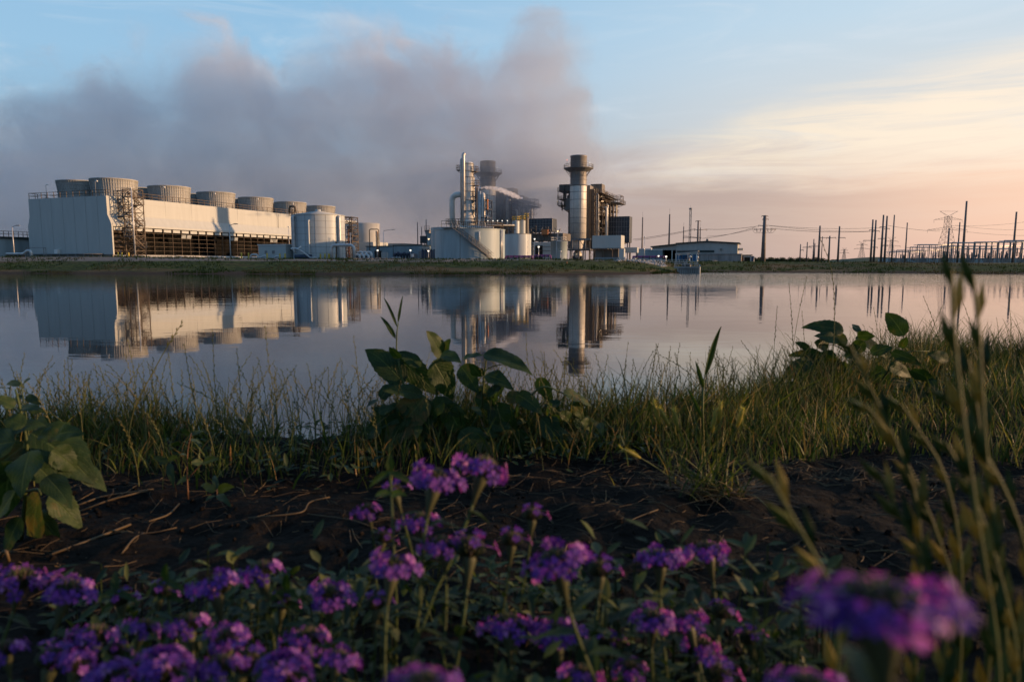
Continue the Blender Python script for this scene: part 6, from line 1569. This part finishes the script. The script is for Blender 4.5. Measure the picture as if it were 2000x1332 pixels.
V = [  # photo column, row of the head's centre, distance, kind, scale, label
 (852, 930, .60, 1, 1.12, 'topmost full violet head, left of the topmost pair'), (946, 905, .62, 2, 1.15, 'topmost flat headed verbena on a straight stem, right of the topmost pair'),
 (768, 955, .70, 3, .8, 'pale half open verbena just left of the topmost pair'), (716, 992, .70, 2, .7, 'small blue violet floret cluster left of the upper group'), (822, 1012, .66, 2, .95, 'pink tinged verbena directly below the topmost pair'),
 (752, 1046, .70, 3, .7, 'tiny pale verbena cluster low left of the upper group'), (768, 1100, .55, 1, 1.0, 'broad violet verbena over a long green calyx in the middle'), (862, 1058, .58, 2, .85, 'deep blue violet verbena joined to a brown seed head'),
 (918, 1062, .58, 3, 1.1, 'brown fading verbena head below the straight stemmed one'), (1000, 1048, .62, 3, .8, 'loose pink verbena florets right of the brown head'), (1040, 1000, .66, 3, .75, 'greenish verbena bud right of the straight stemmed one'),
 (1085, 1090, .50, 1, 1.15, 'wide violet verbena with one large bright blue floret'), (1172, 1105, .60, 3, .9, 'faint violet verbena right of the wide one'), (1290, 1085, .62, 1, 1.0, 'full verbena head of the right pair over dark soil'),
 (1380, 1068, .64, 2, 1.0, 'dim flat verbena head at the right end of the pair'), (42, 1122, .60, 2, 1.05, 'flat pink topped verbena nearest the frame edge, upper row'), (136, 1146, .60, 1, 1.1, 'full violet verbena beside the flat one in the upper left row'),
 (235, 1165, .66, 3, .8, 'pale mauve verbena under an upright leaf, second from the left edge row'), (315, 1150, .66, 3, .8, 'pale mauve verbena under the tallest upright leaf'), (420, 1138, .60, 1, 1.1, 'full violet verbena on a slanting yellow green stem'),
 (508, 1108, .64, 2, 1.0, 'dusky flat verbena above and right of the slanting stemmed one'), (552, 1172, .66, 3, .8, 'pale mauve verbena under the upright leaf near the middle'), (645, 1158, .60, 1, 1.0, 'full violet verbena left of the central group'),
 (284, 1218, .58, 2, .7, 'blue floret cluster with pale eye in the lower left'), (190, 1232, .55, 2, .9, 'dim violet verbena below the full one on the left'), (106, 1278, .52, 3, 1.0, 'brownish verbena head low on the left'),
 (150, 1290, .50, 4, .7, 'bright blue violet verbena low on the left'), (228, 1264, .56, 3, .6, 'small pale starry verbena in the lower left'), (8, 1262, .54, 2, .8, 'pink verbena cut by the frame edge'),
 (214, 1318, .44, 4, .8, 'pink verbena at the bottom edge, leftmost there'), (322, 1300, .44, 4, .95, 'violet verbena at the bottom edge with rounded top'), (366, 1212, .56, 2, .9, 'violet verbena between the two lower left groups'),
 (440, 1240, .52, 1, .8, 'verbena with bright pink floret below the slanting stem'), (428, 1292, .46, 2, .8, 'pink verbena low between two violet ones'), (480, 1285, .50, 3, 1.0, 'brown fading verbena low left of centre'),
 (556, 1308, .44, 4, .9, 'pink violet verbena at the bottom edge left of centre'), (600, 1238, .54, 2, .9, 'dim mauve verbena below the one left of the central group'), (664, 1282, .50, 1, .75, 'violet verbena low beside the mauve one'),
 (735, 1172, .60, 3, .75, 'small pink white verbena under the broad central one'), (992, 1212, .58, 2, 1.1, 'flat pink verbena of the lower middle pair'), (1084, 1232, .58, 1, 1.1, 'full violet verbena of the lower middle pair'),
 (1186, 1250, .62, 3, .8, 'pale mauve verbena right of the lower middle pair'), (1232, 1300, .56, 2, .7, 'blue floret cluster at the bottom right of the pale one'), (1276, 1204, .56, 1, .85, 'violet verbena with pink floret in the lower right group'),
 (1338, 1205, .58, 2, .9, 'dusky verbena right of the pink floreted one'), (1410, 1190, .62, 3, .8, 'faint pink verbena on a yellow stem'), (1372, 1255, .58, 2, .8, 'dim violet verbena low in the right group'),
 (1400, 1310, .50, 3, .9, 'faint violet verbena near the bottom edge right of centre'), (1140, 1310, .52, 2, .85, 'violet verbena at the bottom edge under the middle pair'), (1460, 1240, .64, 3, .8, 'faintest verbena beside the big blurred flower'),
 (826, 1330, .28, 5, .75, 'very blurred pink verbena petals at the bottom middle'), (1576, 1334, .28, 5, .75, 'very blurred pale verbena at the bottom right of centre'), (1712, 1168, .185, 5, 1.02, 'largest verbena, strongly blurred, at the lower right')]
for i, (x, y, D_, kd, sc_, lb) in enumerate(V):
    if kd == 1 and i % 2: kd = 0
    o = protos[kd] if not used[kd] else copy_tree(protos[kd]); used[kd] = True
    p = P(x, y, D_); o.location = p; sc_ *= .95; o.scale = (sc_,) * 3
    rr = random.Random(i * 7 + 1); o['label'] = lb; o.rotation_euler = (rr.uniform(-.36, .05), rr.uniform(-.3, .3), 0)
    if D_ < .3: o.rotation_euler = (-.12, .16, 1.2); o.scale = (sc_ * 1.05, sc_ * 1.05, sc_ * .8)
# upright verbena leaf shoots between the heads
b_ = 0
for (x, y, D_, lb) in ((325, 1112, .66, 'tallest upright leafy shoot between the left verbenas'), (226, 1130, .66, 'shorter upright leafy shoot left of the tallest'), (560, 1130, .66, 'upright leafy shoot left of the central verbenas'), (762, 900, .66, 'upright leafy shoot beside the topmost verbenas'), (1180, 1205, .64, 'upright leafy shoot right of the lower middle pair')):
    base = P(x, y + 60, D_); base.z = near_z(base.x, base.y, False); o = thing('leafy_shoot', lb, 'plant', base, 0, 'leafy shoots in the flower bed')
    tp = P(x, y + 22, D_) - base
    MB().tube([(0, 0, 0), tp * .5 + Vector((.004, 0, 0)), tp], .0013, 6).build('stem', VST, o)
    for dx_, dy_, w_ in ((0, -42, 22), (46, 26, 18), (-42, 30, 18), (34, 50, 20), (-30, 52, 20)):
        mb = MB(); q_ = P(x + dx_, y + 20 + dy_ * (1 if dy_ < 0 else .8), D_ + rnd.uniform(-.02, .02)) - base; leaf(mb, tp if dy_ < 45 else tp * .92, q_, w_ * D_ / F, Vector((.1, -.8, .5)), curl=.15, fold=.3, serr=.2, n=12); mb.build('leaf', VL, o)
